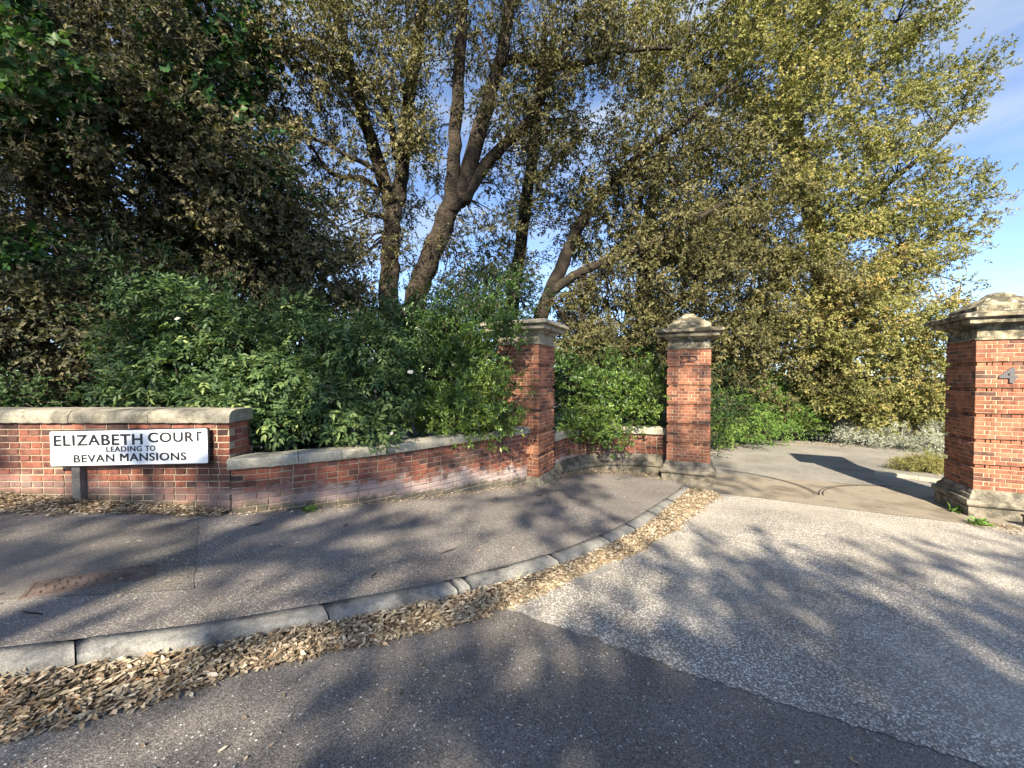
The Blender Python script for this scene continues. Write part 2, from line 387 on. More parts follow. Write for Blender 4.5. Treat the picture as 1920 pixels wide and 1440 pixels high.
# kerb stones
kerb = empty('kerb', (0, 0, 0)); tag(kerb, kind='structure')
kb, kf = Path(KBS), Path(KFS)
joints = [0, .08, .16, .24, .32, .40]
def kpar(x):     # parameter along the front edge at world x
    for i in range(4000):
        if kf.at(kf.len * i / 4000)[0].x > x: return i / 4000
    return 1
xs_j = [-2.17, -1.14, -.40, -.31, .42, 1.02, 1.44, 1.95, 2.55]
cuts = [kpar(x) for x in (-14, -12, -10, -8, -6, -4.5, -3.3)] + [kpar(x) for x in xs_j] + [1]
for i in range(len(cuts) - 1):
    a, b = cuts[i], cuts[i + 1]
    if (b - a) * kf.len < .03: continue
    g = .004 / kf.len; k = max(3, int((b - a) * kf.len / .06)); rows = []
    lift = random.uniform(-.004, .004)
    for j in range(k + 1):
        t = a + g + (b - a - 2 * g) * j / k
        pf, tf = kf.at(kf.len * t); pb_, _ = kb.at(kb.len * t)
        wv = (pf - pb_).normalized(); nz = random.uniform(-.003, .003); e = .012 if j in (0, k) else 0
        zt = pave_z(pb_.x, pb_.y) + .004 + lift; zf = pave_z(pf.x, pf.y) - .006 + lift
        f0 = pf + wv * .010; jit = random.uniform(-.004, .004)
        rows.append([(pb_.x, pb_.y, zt - .1), (pb_.x, pb_.y, zt - e), (pb_.x * .55 + pf.x * .45, pb_.y * .55 + pf.y * .45, (zt + zf) / 2 + nz - e),
                     (pf.x - wv.x * .014, pf.y - wv.y * .014, zf - .001 + nz - e), (pf.x + wv.x * jit, pf.y + wv.y * jit, zf - .011 - e), (f0.x * .5 + pf.x * .5 + wv.x * jit, f0.y * .5 + pf.y * .5 + wv.y * jit, zf - .05), (f0.x + wv.x * .01, f0.y + wv.y * .01, zf - .24)])
    mb = MB(); mb.quadgrid(rows); n = 7; mb.f.append(tuple(range(n))); mb.f.append(tuple(k * n + q for q in reversed(range(n))))
    mb.build('kerb_stone', M_kerb, kerb, True)
# flush stone strip in the gutter
q = [on_ground(*p) for p in ((1075, 1090), (1140, 1062), (1150, 1068), (1085, 1098))]
ground_poly('gutter_stone', ([q[0], q[1]], [q[3], q[2]]), M_kerb, .008, .1)

# ------------------------------------------------------------------ bricks
def brick_mesh(name, L, D, H, ch, mat):
    j = lambda s: random.uniform(-s, s)
    v = []
    for y, ins in ((D, 0), (ch, 0), (0, ch)):
        for x, z in ((-1, -1), (1, -1), (1, 1), (-1, 1)):
            v.append((x * (L / 2 - ins) + (j(.0025) if y < D else 0), y + (j(.002) if y < D else 0), z * (H / 2 - ins) + (j(.002) if y < D else 0)))
    f = [(8, 9, 10, 11)]
    for a, b in ((4, 8), (0, 4)):
        for i in range(4):
            k = (i + 1) % 4; f.append((a + i, a + k, b + k, b + i))
    f.append((3, 2, 1, 0))
    me = bpy.data.meshes.new(name); me.from_pydata(v, [], f); me.update(); me.materials.append(mat); return me
def brick_set(mats, H, ch, D=.1, key='b'):
    return {k: {nm: [brick_mesh('%s_brick' % nm, L, D, H, ch, m) for _ in range(5)] for nm, L in (('stretcher', .218), ('header', .105), ('closer', .048))} for k, m in mats.items()}
class BrickPool:
    """first `limit` bricks become objects, the rest are joined into one part"""
    def __init__(s, owner, sets, jmat, limit=295): s.o, s.sets, s.jm, s.lim, s.n, s.v, s.f, s.r = owner, sets, jmat, limit, 0, [], [], []
    def add(s, p, ang, L, kind, matkey='n', hscale=1.0, rest=False):
        base = {'stretcher': .218, 'header': .105, 'closer': .048}[kind]
        me = random.choice(s.sets[matkey][kind]); sx = L / base
        if s.n < s.lim and not rest:
            o = bpy.data.objects.new('brick', me); col.objects.link(o); o.parent = s.o
            o.location = p; o.rotation_euler = (random.uniform(-.006, .006), random.uniform(-.006, .006), ang + random.uniform(-.01, .01)); o.scale = (sx, 1, hscale); s.n += 1
        else:
            b = len(s.v); ca, sa = math.cos(ang), math.sin(ang)
            for w in me.vertices:
                x, y, z = w.co.x * sx, w.co.y, w.co.z * hscale
                s.v.append((p[0] + x * ca - y * sa, p[1] + x * sa + y * ca, p[2] + z))
            q = random.random()
            for pl in me.polygons: s.f.append(tuple(b + i for i in pl.vertices)); s.r.append(q)
    def finish(s):
        if s.v:
            o = npmesh('brickwork', np.array(s.v), np.array(s.f), np.array(s.r), s.jm, s.o); tag(o, kind='stuff')
def sweep(path, prof, step, s0, s1, name, mat, parent, jit=0.0, cap=True, smooth=True):
    """prof: list of (outward offset, z)"""
    k = max(1, int(math.ceil((s1 - s0) / step))); rows = []
    for i in range(k + 1):
        p, t = path.at(s0 + (s1 - s0) * i / k); nx, ny = t.y, -t.x
        rows.append([(p.x + nx * (o + random.uniform(-jit, jit)), p.y + ny * (o + random.uniform(-jit, jit)), z + random.uniform(-jit, jit)) for o, z in prof])
    n = len(prof); rows = [r + [r[0]] for r in rows]; mb = MB(); mb.quadgrid(rows)
    if cap: mb.f.append(tuple(range(n))); mb.f.append(tuple(k * (n + 1) + q for q in reversed(range(n))))
    o = mb.build(name, mat, parent, smooth)
    if smooth:
        try: o.data.set_sharp_from_angle(angle=R(35))
        except Exception: pass
    return o

def wall_bricks(pool, path, ztop, n, c, s0, s1, start=0, keyfn=None):
    for i in range(n):
        z = ztop - (i + .5) * c; hd = (i + start) % 2 == 0; s = s0 - random.uniform(0, .02); first = True
        while s < s1 - .03:
            L = .1145 if hd else .2285
            if first: L = .2285 if hd else .1145 * 1.0; first = False
            e = min(s + L, s1)
            if e - s < .035: break
            m = (s + e) / 2; p, t = path.at(m)
            kd = 'stretcher' if e - s > .15 else ('header' if e - s > .07 else 'closer')
            gz = pave_z(p.x, p.y)
            if z + c / 2 > gz - .01:
                pr = random.uniform(-.003, .004); nx, ny = t.y, -t.x
                key = keyfn(p, z, gz) if keyfn else 'n'
                pool.add((p.x + nx * pr, p.y + ny * pr, z + random.uniform(-.0015, .0015)), math.atan2(t.y, t.x), e - s - .0105, kd, key)
            s = e

C_W = .068
sets_wall = brick_set({'n': M_brick_wall}, .058, .006)
# --- tall wall behind the name sign
wallA = empty('boundary_wall', (-4.5, 4.1, .15))
wallA['label'] = 'taller brick garden wall with stone coping behind the street name sign'; wallA['category'] = 'wall'
PA = Path([(-6.6, 4.09), (-2.935, 4.09)])
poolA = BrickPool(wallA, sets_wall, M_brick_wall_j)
def fix_parent(o, root):
    for c in root.children:
        if c.matrix_parent_inverse == Matrix(): c.matrix_parent_inverse = Matrix.Translation(-Vector(root.location))
wall_bricks(poolA, PA, 1.05, 15, C_W, 0, PA.len, 1)
PAe = Path([(-2.935, 4.192), (-2.935, 4.42)])
wall_bricks(poolA, PAe, 1.05, 8, C_W, 0, PAe.len, 0)
poolA.finish()
sweep(PA, [(-.008, -.2), (-.008, 1.05), (-.30, 1.05), (-.30, -.2)], 3, -3, PA.len - .01, 'mortar_core', M_mortar, wallA, smooth=False)
copA = [0, .45, 1.2, 2.03, 2.85, PA.len + .03]
for a, b in zip(copA, copA[1:]):
    sweep(PA, [(.035, 1.052), (.042, 1.075), (.034, 1.135), (.0, 1.170), (-.06, 1.186), (-.34, 1.186), (-.34, 1.052)], .05, a + .004, b - .004, 'coping_stone', M_coping, wallA, .0035)
fix_parent(None, wallA)

# --- low curved wall
wallB = empty('curved_wall', (-1.4, 5.1, -.05))
wallB['label'] = 'low brick wall curving from the name sign to the ivy-topped flat-capped gate pier'; wallB['category'] = 'wall'
PB = Path(smooth_path([(-2.925, 4.092, 0), (-2.6, 4.23, 0), (-2.186, 4.467, 0), (-1.697, 4.80, 0), (-1.151, 5.292, 0), (-.486, 5.963, 0), (.05, 6.48, 0), (.26, 6.70, 0)], 8))
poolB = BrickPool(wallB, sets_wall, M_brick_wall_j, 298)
wall_bricks(poolB, PB, .563, 13, C_W, 0, PB.len, 0)
poolB.finish()
sweep(PB, [(-.008, -.5), (-.008, .564), (-.26, .564), (-.26, -.5)], .1, 0, PB.len, 'mortar_core', M_mortar, wallB, smooth=False)
copB = [-.03, .62, 1.06, 1.50, 1.98, 2.55, 3.1, 3.7, PB.len + .1]
for a, b in zip(copB, copB[1:]):
    if b - a < .1: continue
    sweep(PB, [(.034, .567), (.045, .60), (.038, .655), (.02, .674), (-.1, .684), (-.29, .672), (-.29, .567)], .05, a + .003, b - .003, 'coping_stone', M_coping_low, wallB, .003)
fix_parent(None, wallB)

# --- gate piers
GA = R(-25.5)                               # the gate line runs away to the left
ga, gi = Vector((math.cos(GA), math.sin(GA))), Vector((-math.sin(GA), math.cos(GA)))
C_P, BR_TOP, BR_N = .0642, CAM_Z + .545, 35
BR_BOT = BR_TOP - C_P * BR_N
sets_pier = brick_set({'n': M_brick_pier}, .0545, .003)
def sq_rings(name, prof, mat, parent, sub=10, jit=.003, top=True, cham=0.0):
    """stack of square rings (half width, z) in local space"""
    rows = []
    for h, z in prof:
        loop = []
        for (x0, y0), (x1, y1) in (((-1, -1), (1, -1)), ((1, -1), (1, 1)), ((1, 1), (-1, 1)), ((-1, 1), (-1, -1))):
            for i in range(sub):
                t = i / sub; jj = jit * (2.2 if i == 0 else 1)
                loop.append(((x0 + (x1 - x0) * t) * h + random.uniform(-jj, jj) - (x0 * jit if i == 0 else 0), (y0 + (y1 - y0) * t) * h + random.uniform(-jj, jj) - (y0 * jit if i == 0 else 0), z + random.uniform(-jit, jit) * .7))
        rows.append(loop + [loop[0]])
    mb = MB(); mb.quadgrid(rows); n = 4 * sub + 1
    mb.f.append(tuple(range(4 * sub - 1, -1, -1))); mb.f.append(tuple((len(prof) - 1) * n + i for i in range(4 * sub)))
    return mb.build(name, mat, parent)
def gate_pier(label, center, zbase, faces, stone, pyramid, block=True):
    root = empty('gate_pier', (center[0], center[1], zbase), GA)
    root['label'] = label; root['category'] = 'gate pier'; root['group'] = 'brick gate piers'
    pool = BrickPool(root, sets_pier, M_brick_pier_j, 296); lo = -zbase
    order = faces + [f for f in range(4) if f not in faces]
    core = MB()
    for fi, fc in enumerate(order):
        ang = fc * math.pi / 2                  # 0 front (-y), 1 right (+x), 2 back, 3 left
        for i in range(BR_N):
            rec = (i >= 5 and (i - 5) % 6 == 0)
            hw = .40 - (.030 if rec else 0); z = BR_TOP - (i + .5) * C_P + lo
            if fi == 0:
                ci = .030 if rec else .006; core.box((0, 0, z), (hw - ci, hw - ci, C_P / 2))
            full = fc in (0, 2); x0 = -hw if full else -hw + .1; x1 = -x0
            W = x1 - x0
            if full: pat = [2, 1, 2, 2] if i % 2 == 0 else [1, .5, 1, 1, 1, 1, .5, 1]
            else: pat = [2, 1, 2] if i % 2 == 0 else [1, 1, 1, 1, 1]
            if full and (i // 2) % 2: pat = pat[::-1]
            sc = W / sum(pat); x = x0
            for u in pat:
                L = u * sc; cx = x + L / 2; x += L
                kd = 'stretcher' if u == 2 else ('header' if u == 1 else 'closer')
                pr = random.uniform(-.002, .002)
                lx, ly = cx, -hw + pr
                px_, py_ = lx * math.cos(ang) - ly * math.sin(ang), lx * math.sin(ang) + ly * math.cos(ang)
                ll = L - .010
                if full and (cx < x0 + .25 and cx - L / 2 < x0 + 1e-6): px_ -= math.cos(ang) * .005; py_ -= math.sin(ang) * .005
                elif full and cx + L / 2 > x1 - 1e-6: px_ += math.cos(ang) * .005; py_ += math.sin(ang) * .005
                pool.add((px_, py_, z - (.004 if rec else 0) + random.uniform(-.001, .001)), ang, ll, kd, hscale=.86 if rec else 1, rest=fc not in faces)
    pool.finish()
    core.build('mortar_core', M_mortar_pier, root)
    zt, zb = BR_TOP + lo, BR_BOT + lo
    sq_rings('frieze', [(.40, zt + .001), (.425, zt + .002), (.425, zt + .022), (.40, zt + .03), (.388, zt + .035), (.388, zt + .20)], stone, root, 10, .002)
    sq_rings('cornice', [(.38, zt + .19), (.43, zt + .196), (.435, zt + .222), (.47, zt + .240), (.545, zt + .244), (.55, zt + .300), (.535, zt + .302), (.535, zt + .316), (.60, zt + .326), (.615, zt + .335), (.615, zt + .382), (.575, zt + .398)], stone, root, 12, .0045)
    if pyramid:
        sq_rings('capstone', [(.575, zt + .398), (.42, zt + .43), (.40, zt + .43), (.395, zt + .50), (.37, zt + .515), (.30, zt + .56), (.20, zt + .645), (.155, zt + .665), (.13, zt + .70), (.09, zt + .735), (.03, zt + .75)], stone, root, 10, .007)
    sq_rings('plinth_moulding', [(.405, zb - .240), (.495, zb - .238), (.515, zb - .215), (.518, zb - .18), (.505, zb - .15), (.475, zb - .142), (.472, zb - .125), (.455, zb - .085), (.430, zb - .06), (.428, zb - .045), (.412, zb - .002), (.40, zb - .001)], M_stone_plinth, root, 10, .003)
    if block: sq_rings('plinth_block', [(.485, zb - .75), (.485, zb - .262), (.468, zb - .256), (.468, zb - .238)], M_stone_plinth, root, 10, .003)
    return root
def pier_center(corner, side):              # from the surveyed front corner
    c = Vector(corner); return c + ga * (.4 if side == 'L' else -.4) + gi * .4
c1, c2, c4 = pier_center((.447, 6.62), 'R'), Vector((3.51, 7.85)) + gi * .4, pier_center((6.975, 5.94), 'L')
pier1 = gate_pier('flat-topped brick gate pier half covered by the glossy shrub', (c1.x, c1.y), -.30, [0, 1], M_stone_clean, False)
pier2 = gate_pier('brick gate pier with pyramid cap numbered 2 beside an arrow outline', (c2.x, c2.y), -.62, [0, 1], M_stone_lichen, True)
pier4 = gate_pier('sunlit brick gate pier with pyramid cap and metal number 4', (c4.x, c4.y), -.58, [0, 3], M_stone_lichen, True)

# --- concave wall between the piers
wallC = empty('concave_wall', (2.0, 8.5, -.45))
wallC['label'] = 'short low concave brick wall with stone base between the two left gate piers'; wallC['category'] = 'wall'
A0, A1 = Vector((.78, 7.55)), Vector((3.30, 8.45)); md = (A0 + A1) / 2; dv = (A1 - A0); nv = Vector((-dv.y, dv.x)).normalized()
arc = []
for i in range(25):
    t = i / 24; sg = .62 * (1 - (2 * t - 1) ** 2); arc.append(A0 + dv * t + nv * sg)
PC = Path(arc)
poolC = BrickPool(wallC, sets_wall, M_brick_wall_j, 298)
wall_bricks(poolC, PC, CAM_Z - 1.25, 8, .0642, 0, PC.len, 0)
poolC.finish()
sweep(PC, [(-.008, -.9), (-.008, .28), (-.25, .28), (-.25, -.9)], .1, 0, PC.len, 'mortar_core', M_mortar, wallC, smooth=False)
for i in range(4):
    a, b = PC.len * i / 4, PC.len * (i + 1) / 4
    sweep(PC, [(.05, .282), (.055, .30), (.05, .40), (.02, .425), (-.27, .43), (-.27, .282)], .06, a + .002, b - .002, 'coping_stone', M_coping_low, wallC, .002)
    zb = BR_BOT
    sweep(PC, [(.07, zb - .6), (.07, zb - .262), (.055, zb - .258), (.055, zb - .238), (.095, zb - .225), (.10, zb - .19), (.09, zb - .15), (.06, zb - .14), (.058, zb - .125), (.04, zb - .08), (.022, zb - .06), (.015, zb - .02), (.008, zb + .02), (-.1, zb + .02), (-.1, zb - .6)], .06, a + .0015, b - .0015, 'base_moulding', M_stone_plinth, wallC, .0015)
fix_parent(None, wallC)

# ------------------------------------------------------------------ signs and numbers
def text_mesh(s, size, bold, depth=.002, spacing=1.0):
    cu = bpy.data.curves.new('lettering', 'FONT'); cu.body = s; cu.size = size; cu.offset = bold; cu.extrude = depth; cu.space_character = spacing
    cu.align_x = 'LEFT'; o = bpy.data.objects.new('tmp', cu); col.objects.link(o)
    dg = bpy.context.evaluated_depsgraph_get(); me = bpy.data.meshes.new_from_object(o.evaluated_get(dg)); me.name = 'lettering'
    bpy.data.objects.remove(o); n = len(me.vertices); co = np.zeros(n * 3); me.vertices.foreach_get('co', co); co = co.reshape(-1, 3)
    return me, co[:, 0].min(), co[:, 0].max(), co[:, 1].min(), co[:, 1].max()
def letters(s, x0, x1, z0, z1, y, bold, parent, mat=M_black, depth=.0015):
    """text stretched to a box on the x-z face of the parent"""
    me, a, b, c, d = text_mesh(s, 1, 0, .01, 1.10)
    n = len(me.vertices); co = np.zeros(n * 3); me.vertices.foreach_get('co', co); co = co.reshape(-1, 3); out = np.empty_like(co)
    out[:, 0] = x0 + (co[:, 0] - a) / (b - a) * (x1 - x0); out[:, 2] = z0 + (co[:, 1] - c) / (d - c) * (z1 - z0); out[:, 1] = y - co[:, 2] / .01 * depth
    if bold > 0:
        fs = [tuple(p.vertices) for p in me.polygons]; V, F = [], []
        for q, (dx, dz) in enumerate(((0, 0), (-1, 0), (1, 0), (0, .7), (0, -.7), (-.7, .5), (.7, .5), (-.7, -.5), (.7, -.5))):
            k0 = len(V); w = bold
            V += [(x + dx * w, yy - q * .00006, z + dz * w) for x, yy, z in out]; F += [tuple(k0 + i for i in p) for p in fs]
        me = bpy.data.meshes.new('lettering'); me.from_pydata(V, [], F); me.update()
    else:
        me.vertices.foreach_set('co', out.ravel()); me.update()
    me.materials.clear()
    return link('lettering', me, mat, parent)
def round_plate(hx, hz, r, y0, y1):
    o = []
    for cx, cz, a0 in ((hx - r, hz - r, 0), (-hx + r, hz - r, 90), (-hx + r, -hz + r, 180), (hx - r, -hz + r, 270)):
        for i in range(5):
            a = R(a0 + 22.5 * i); o.append((cx + r * math.cos(a), cz + r * math.sin(a)))
    n = len(o); v = [(x, y0, z) for x, z in o] + [(x, y1, z) for x, z in o]
    f = [tuple(range(n)), tuple(n + i for i in reversed(range(n)))] + [(i, n + i, n + (i + 1) % n, (i + 1) % n) for i in range(n)]
    return v, f
sg = empty('street_sign', at(244.5, 838.5, 4.025), R(.9)); sg.rotation_euler = (0, R(-.95), R(1.3))
sg['label'] = 'white street name sign with black lettering fixed against the brick wall'; sg['category'] = 'street sign'
HW, HH = .785, .176
v, f = round_plate(HW + .010, HH + .010, .02, -.008, .012); pyobj('frame', v, f, M_black, sg)
v, f = round_plate(HW, HH, .014, -.013, -.0085); plate = pyobj('plate', v, f, M_sign, sg)
def sx(u): return -HW + 2 * HW * u           # fraction of the plate width
def sz(w): return HH - 2 * HH * w
letters('ELIZABETH', sx(.027), sx(.585), sz(.415), sz(.115), -.0135, .0045, plate)
letters('COUR', sx(.625), sx(.912), sz(.365), sz(.085), -.0135, .0045, plate)
mb = MB(); tx = sx(.940)                      # the last letter has lost its left arm
z1_, z0_ = sz(.07), sz(.35)
gl = [(tx - .0105, z0_), (tx + .0105, z0_), (tx + .0105, z1_ - .02), (tx + .042, z1_ - .02), (tx + .042, z1_), (tx - .0105, z1_)]
mb.v = [(x, y, z) for y in (-.0155, -.0135) for x, z in gl]; mb.f = [tuple(range(6)), tuple(range(11, 5, -1))] + [(i, 6 + i, 6 + (i + 1) % 6, (i + 1) % 6) for i in range(6)]
mb.build('lettering', M_black, plate)
letters('LEADING', sx(.356), sx(.580), sz(.615), sz(.465), -.0135, .002, plate)
letters('TO', sx(.603), sx(.666), sz(.61), sz(.46), -.0135, .002, plate)
letters('BEVAN', sx(.148), sx(.403), sz(.905), sz(.69), -.0135, .003, plate)
letters('MANSIONS', sx(.442), sx(.860), sz(.895), sz(.675), -.0135, .0034, plate)
mb = MB()
for u, w in ((.05, .5), (.95, .55)):
    c = (sx(u), -.0145, sz(w)); mb.box(c, (.004, .002, .004))
mb.build('fixing_bolt', M_post, sg)
pz = pave_z(-4.4, 4.0)
pst = MB(); pst.box((0, 0, .30), (.040, .03, .38)); psto = pst.build('post', M_post, None)
psto.parent = sg; psto.location = (at(147, 900, 4.055) - Vector(sg.location)) ; psto.location.z = pz - sg.location.z; psto.location.y = .045

def on_pier(pier, name, label, cat, lx, z, rzf=0):
    fx = pier.location + Vector((lx * ga.x, lx * ga.y, 0)) - Vector((gi.x, gi.y, 0)) * .402
    o = empty(name, (fx.x, fx.y, z), GA); o['label'] = label; o['category'] = cat; return o
n4 = on_pier(pier4, 'house_number', 'grey metal figure 4 fixed high on the sunlit pier', 'house number', -.07, CAM_Z + .02)
letters('4', -.085, .085, -.11, .11, -.012, .008, n4, M_number, .012)
n2 = on_pier(pier2, 'arrow_plaque', 'black arrow outline around a figure 2 on the brick pier', 'plaque', .0, CAM_Z + .345)
mb = MB(); ol = [(-.155, .055), (.10, .055), (.155, 0), (.10, -.055), (-.155, -.055), (-.11, 0)]
for (x0, z0), (x1, z1) in zip(ol, ol[1:] + ol[:1]): mb.tube([(x0, -.006, z0), (x1, -.006, z1)], [.0065, .0065], 6)
mb.build('arrow_outline', M_black, n2)
letters('2', -.03, .03, -.043, .043, -.006, .003, n2, M_black, .005)
nn = on_pier(pier2, 'painted_number_sign', 'small black painted letters on the stone band of the pier numbered 2', 'lettering', -.02, CAM_Z + .66)
letters('N', -.075, -.005, -.045, .045, .010, .004, nn, M_black, .001)
letters('o', .018, .062, .0, .05, .010, .004, nn, M_black, .001)
mb = MB(); mb.box((.04, .009, -.03), (.012, .001, .009)); mb.build('dot', M_black, nn)

# ------------------------------------------------------------------ small street things
cov = empty('inspection_cover', (0, 0, 0)); ck = [on_ground(*p, pave_z) for p in ((88, 1116), (235, 1092), (262, 1062), (122, 1084))]
ctr = Vector((sum(p[0] for p in ck) / 4, sum(p[1] for p in ck) / 4)); cov.location = (ctr.x, ctr.y, pave_z(ctr.x, ctr.y))
cov['label'] = 'rusty rectangular inspection cover with raised tread set in the pavement'; cov['category'] = 'inspection cover'
e1 = (Vector(ck[1]) - Vector(ck[0])); e2 = (Vector(ck[3]) - Vector(ck[0]))
ax = e1.normalized(); ay = Vector((-ax.y, ax.x)); LX, LY = .56, .21
def cpt(u, w, z):
    q = ctr + ax * u + ay * w; return (q.x - ctr.x, q.y - ctr.y, pave_z(q.x, q.y) - cov.location.z + z)
def cbox(mb, u, w, hu, hw_, z0, z1):
    b = len(mb.v)
    for z in (z0, z1):
        for s_, t_ in ((-1, -1), (1, -1), (1, 1), (-1, 1)): mb.v.append(cpt(u + s_ * hu, w + t_ * hw_, z))
    for qd in ((3, 2, 1, 0), (4, 5, 6, 7), (0, 1, 5, 4), (1, 2, 6, 5), (2, 3, 7, 6), (3, 0, 4, 7)): mb.f.append(tuple(b + i for i in qd))
mb = MB(); cbox(mb, 0, 0, LX / 2, LY / 2, -.03, .006); mb.build('lid', M_iron, cov)
mb = MB()
for u, w, a, b in ((0, LY / 2 + .012, LX / 2 + .022, .009), (0, -LY / 2 - .012, LX / 2 + .022, .009), (LX / 2 + .012, 0, .009, LY / 2), (-LX / 2 - .012, 0, .009, LY / 2)): cbox(mb, u, w, a, b, -.03, .008)
mb.build('rim', M_iron, cov)
mb = MB()
for i in range(11):
    for j in range(4):
        u, w = -LX / 2 + .045 + i * .047, -LY / 2 + .035 + j * .047
        if (i + j) % 2: cbox(mb, u, w, .018, .006, .006, .011)
        else: cbox(mb, u, w, .006, .018, .006, .011)
mb.build('tread', M_iron, cov)

def gate_track(name, label, cpt_, a0, a1, r):
    o = empty(name, (cpt_[0], cpt_[1], road_z(*cpt_))); o['label'] = label; o['category'] = 'gate track'
    for rr in (r, r + .055):
        mb = MB(); rows = []
        for i in range(41):
            a = R(a0 + (a1 - a0) * i / 40); rows.append([])
            for q in (rr - .010, rr + .010):
                x, y = cpt_[0] + q * math.cos(a), cpt_[1] + q * math.sin(a); rows[-1].append((x - cpt_[0], y - cpt_[1], road_z(x, y) + .016 - o.location.z))
        mb.quadgrid(rows); mb.build('rail', M_groove, o)
P2R, P4L = c2 + ga * .50 - gi * .1, c4 - ga * .50 - gi * .1
gd = math.degrees(GA)
span = (P4L - P2R); gdir = math.degrees(math.atan2(span.y, span.x)); rad = span.length / 2 - .06
gate_track('gate_track', 'dark curved rail in the concrete near the pier numbered 2', P2R, gdir + 2, gdir + 88, rad)
gate_track('gate_track', 'dark curved double rail in the concrete near the pier numbered 4', P4L, gdir + 178, gdir + 92, rad)

k = MB(); k.tube([(0, 0, 0), (0, 0, .18), (0, 0, .235), (0, 0, .25)], [.05, .05, .045, .02], 12); ko = k.build('post', M_white, None, True)
ko.location = (8.62, 7.75, -.67 + 0); ko.scale = (1, 1, 1.15); tag(ko, 'small white post peeking out behind the pier numbered 4', 'post')
rl = MB()
p0, p1 = Vector((6.98, 5.46)), Vector((8.3, 4.9)); dd = (p1 - p0).normalized()
rl.box((0, 0, .05), (.75, .045, .05), math.atan2(dd.y, dd.x)); rl.box((0, 0, .115), (.76, .06, .015), math.atan2(dd.y, dd.x))
ro = rl.build('metal_channel', M_black, None); m_ = p0.lerp(p1, .5) + Vector((.15, -.05)); ro.location = (m_.x, m_.y, road_z(m_.x, m_.y) + .02)
tag(ro, 'black metal channel lying at the foot of the pier numbered 4', 'channel')
# pale edging of the planted island on the drive
EP = Path(smooth_path([(8.2, 8.9, 0), (8.57, 8.6, 0), (9.0, 8.05, 0), (9.6, 7.3, 0)], 6))
ek = empty('edging_kerb', (8.9, 8.1, -.68)); ek['label'] = 'pale edging kerb round the planted island on the drive'; ek['category'] = 'kerb'
for i in range(3):
    zz = -.70; sweep(EP, [(.05, zz - .1), (.05, zz + .07), (.03, zz + .09), (-.05, zz + .09), (-.05, zz - .1)], .1, EP.len * i / 3 + .003, EP.len * (i + 1) / 3 - .003, 'kerb_stone', M_coping_low, ek, .002)
fix_parent(None, ek)

# ------------------------------------------------------------------ foliage
rng = np.random.default_rng(11)
def unit(a): return a / np.maximum(np.linalg.norm(a, axis=-1, keepdims=True), 1e-9)
def lobes_px(lst):
    """(px, py, distance, half width px, half height px, clumps[, hue]) -> world lobes; depth radius = mean of the two"""
    out = []
    for l in lst:
        px, py, Y, hx, hz, n = l[:6]; c = at(px, py, Y); k = Y / FPX
        d = l[7] if len(l) > 7 else (hx + hz) / 2
        out.append((np.array(c), np.array((hx * k, d * k, hz * k)), n, l[6] if len(l) > 6 else 0.0))
    return out
def scatter_clumps(lobes, shell=(.45, 1.0)):
    C, O, H = [], [], []
    for c, r, n, h in lobes:
        d = unit(rng.normal(size=(n, 3))); u = shell[0] + (shell[1] - shell[0]) * rng.random(n) ** .7
        lump = 1 + .18 * np.sin(d[:, 0] * 5 + c[0]) * np.cos(d[:, 2] * 4 + c[2])
        C.append(c + d * r * (u * lump)[:, None]); O.append(unit(d / r)); H.append(np.full(n, h))
    return np.concatenate(C), np.concatenate(O), np.concatenate(H)
def leaf_arrays(base, direc, nrm, L, W, fold, wide=.45):
    side = unit(np.cross(direc, nrm)); n = np.cross(side, direc)
    m = base + direc * (L * wide)[:, None]; off = side * (W * .5)[:, None]; up = n * (W * fold)[:, None]
    tip = base + direc * L[:, None] - n * (L * .12)[:, None]
    V = np.stack([base, m + off + up, tip, m - off + up], 1).reshape(-1, 3)
    i = np.arange(len(base), dtype=np.int32) * 4
    F = np.stack([np.stack([i, i + 2, i + 1], 1), np.stack([i, i + 3, i + 2], 1)], 1).reshape(-1, 3)
    return V, F
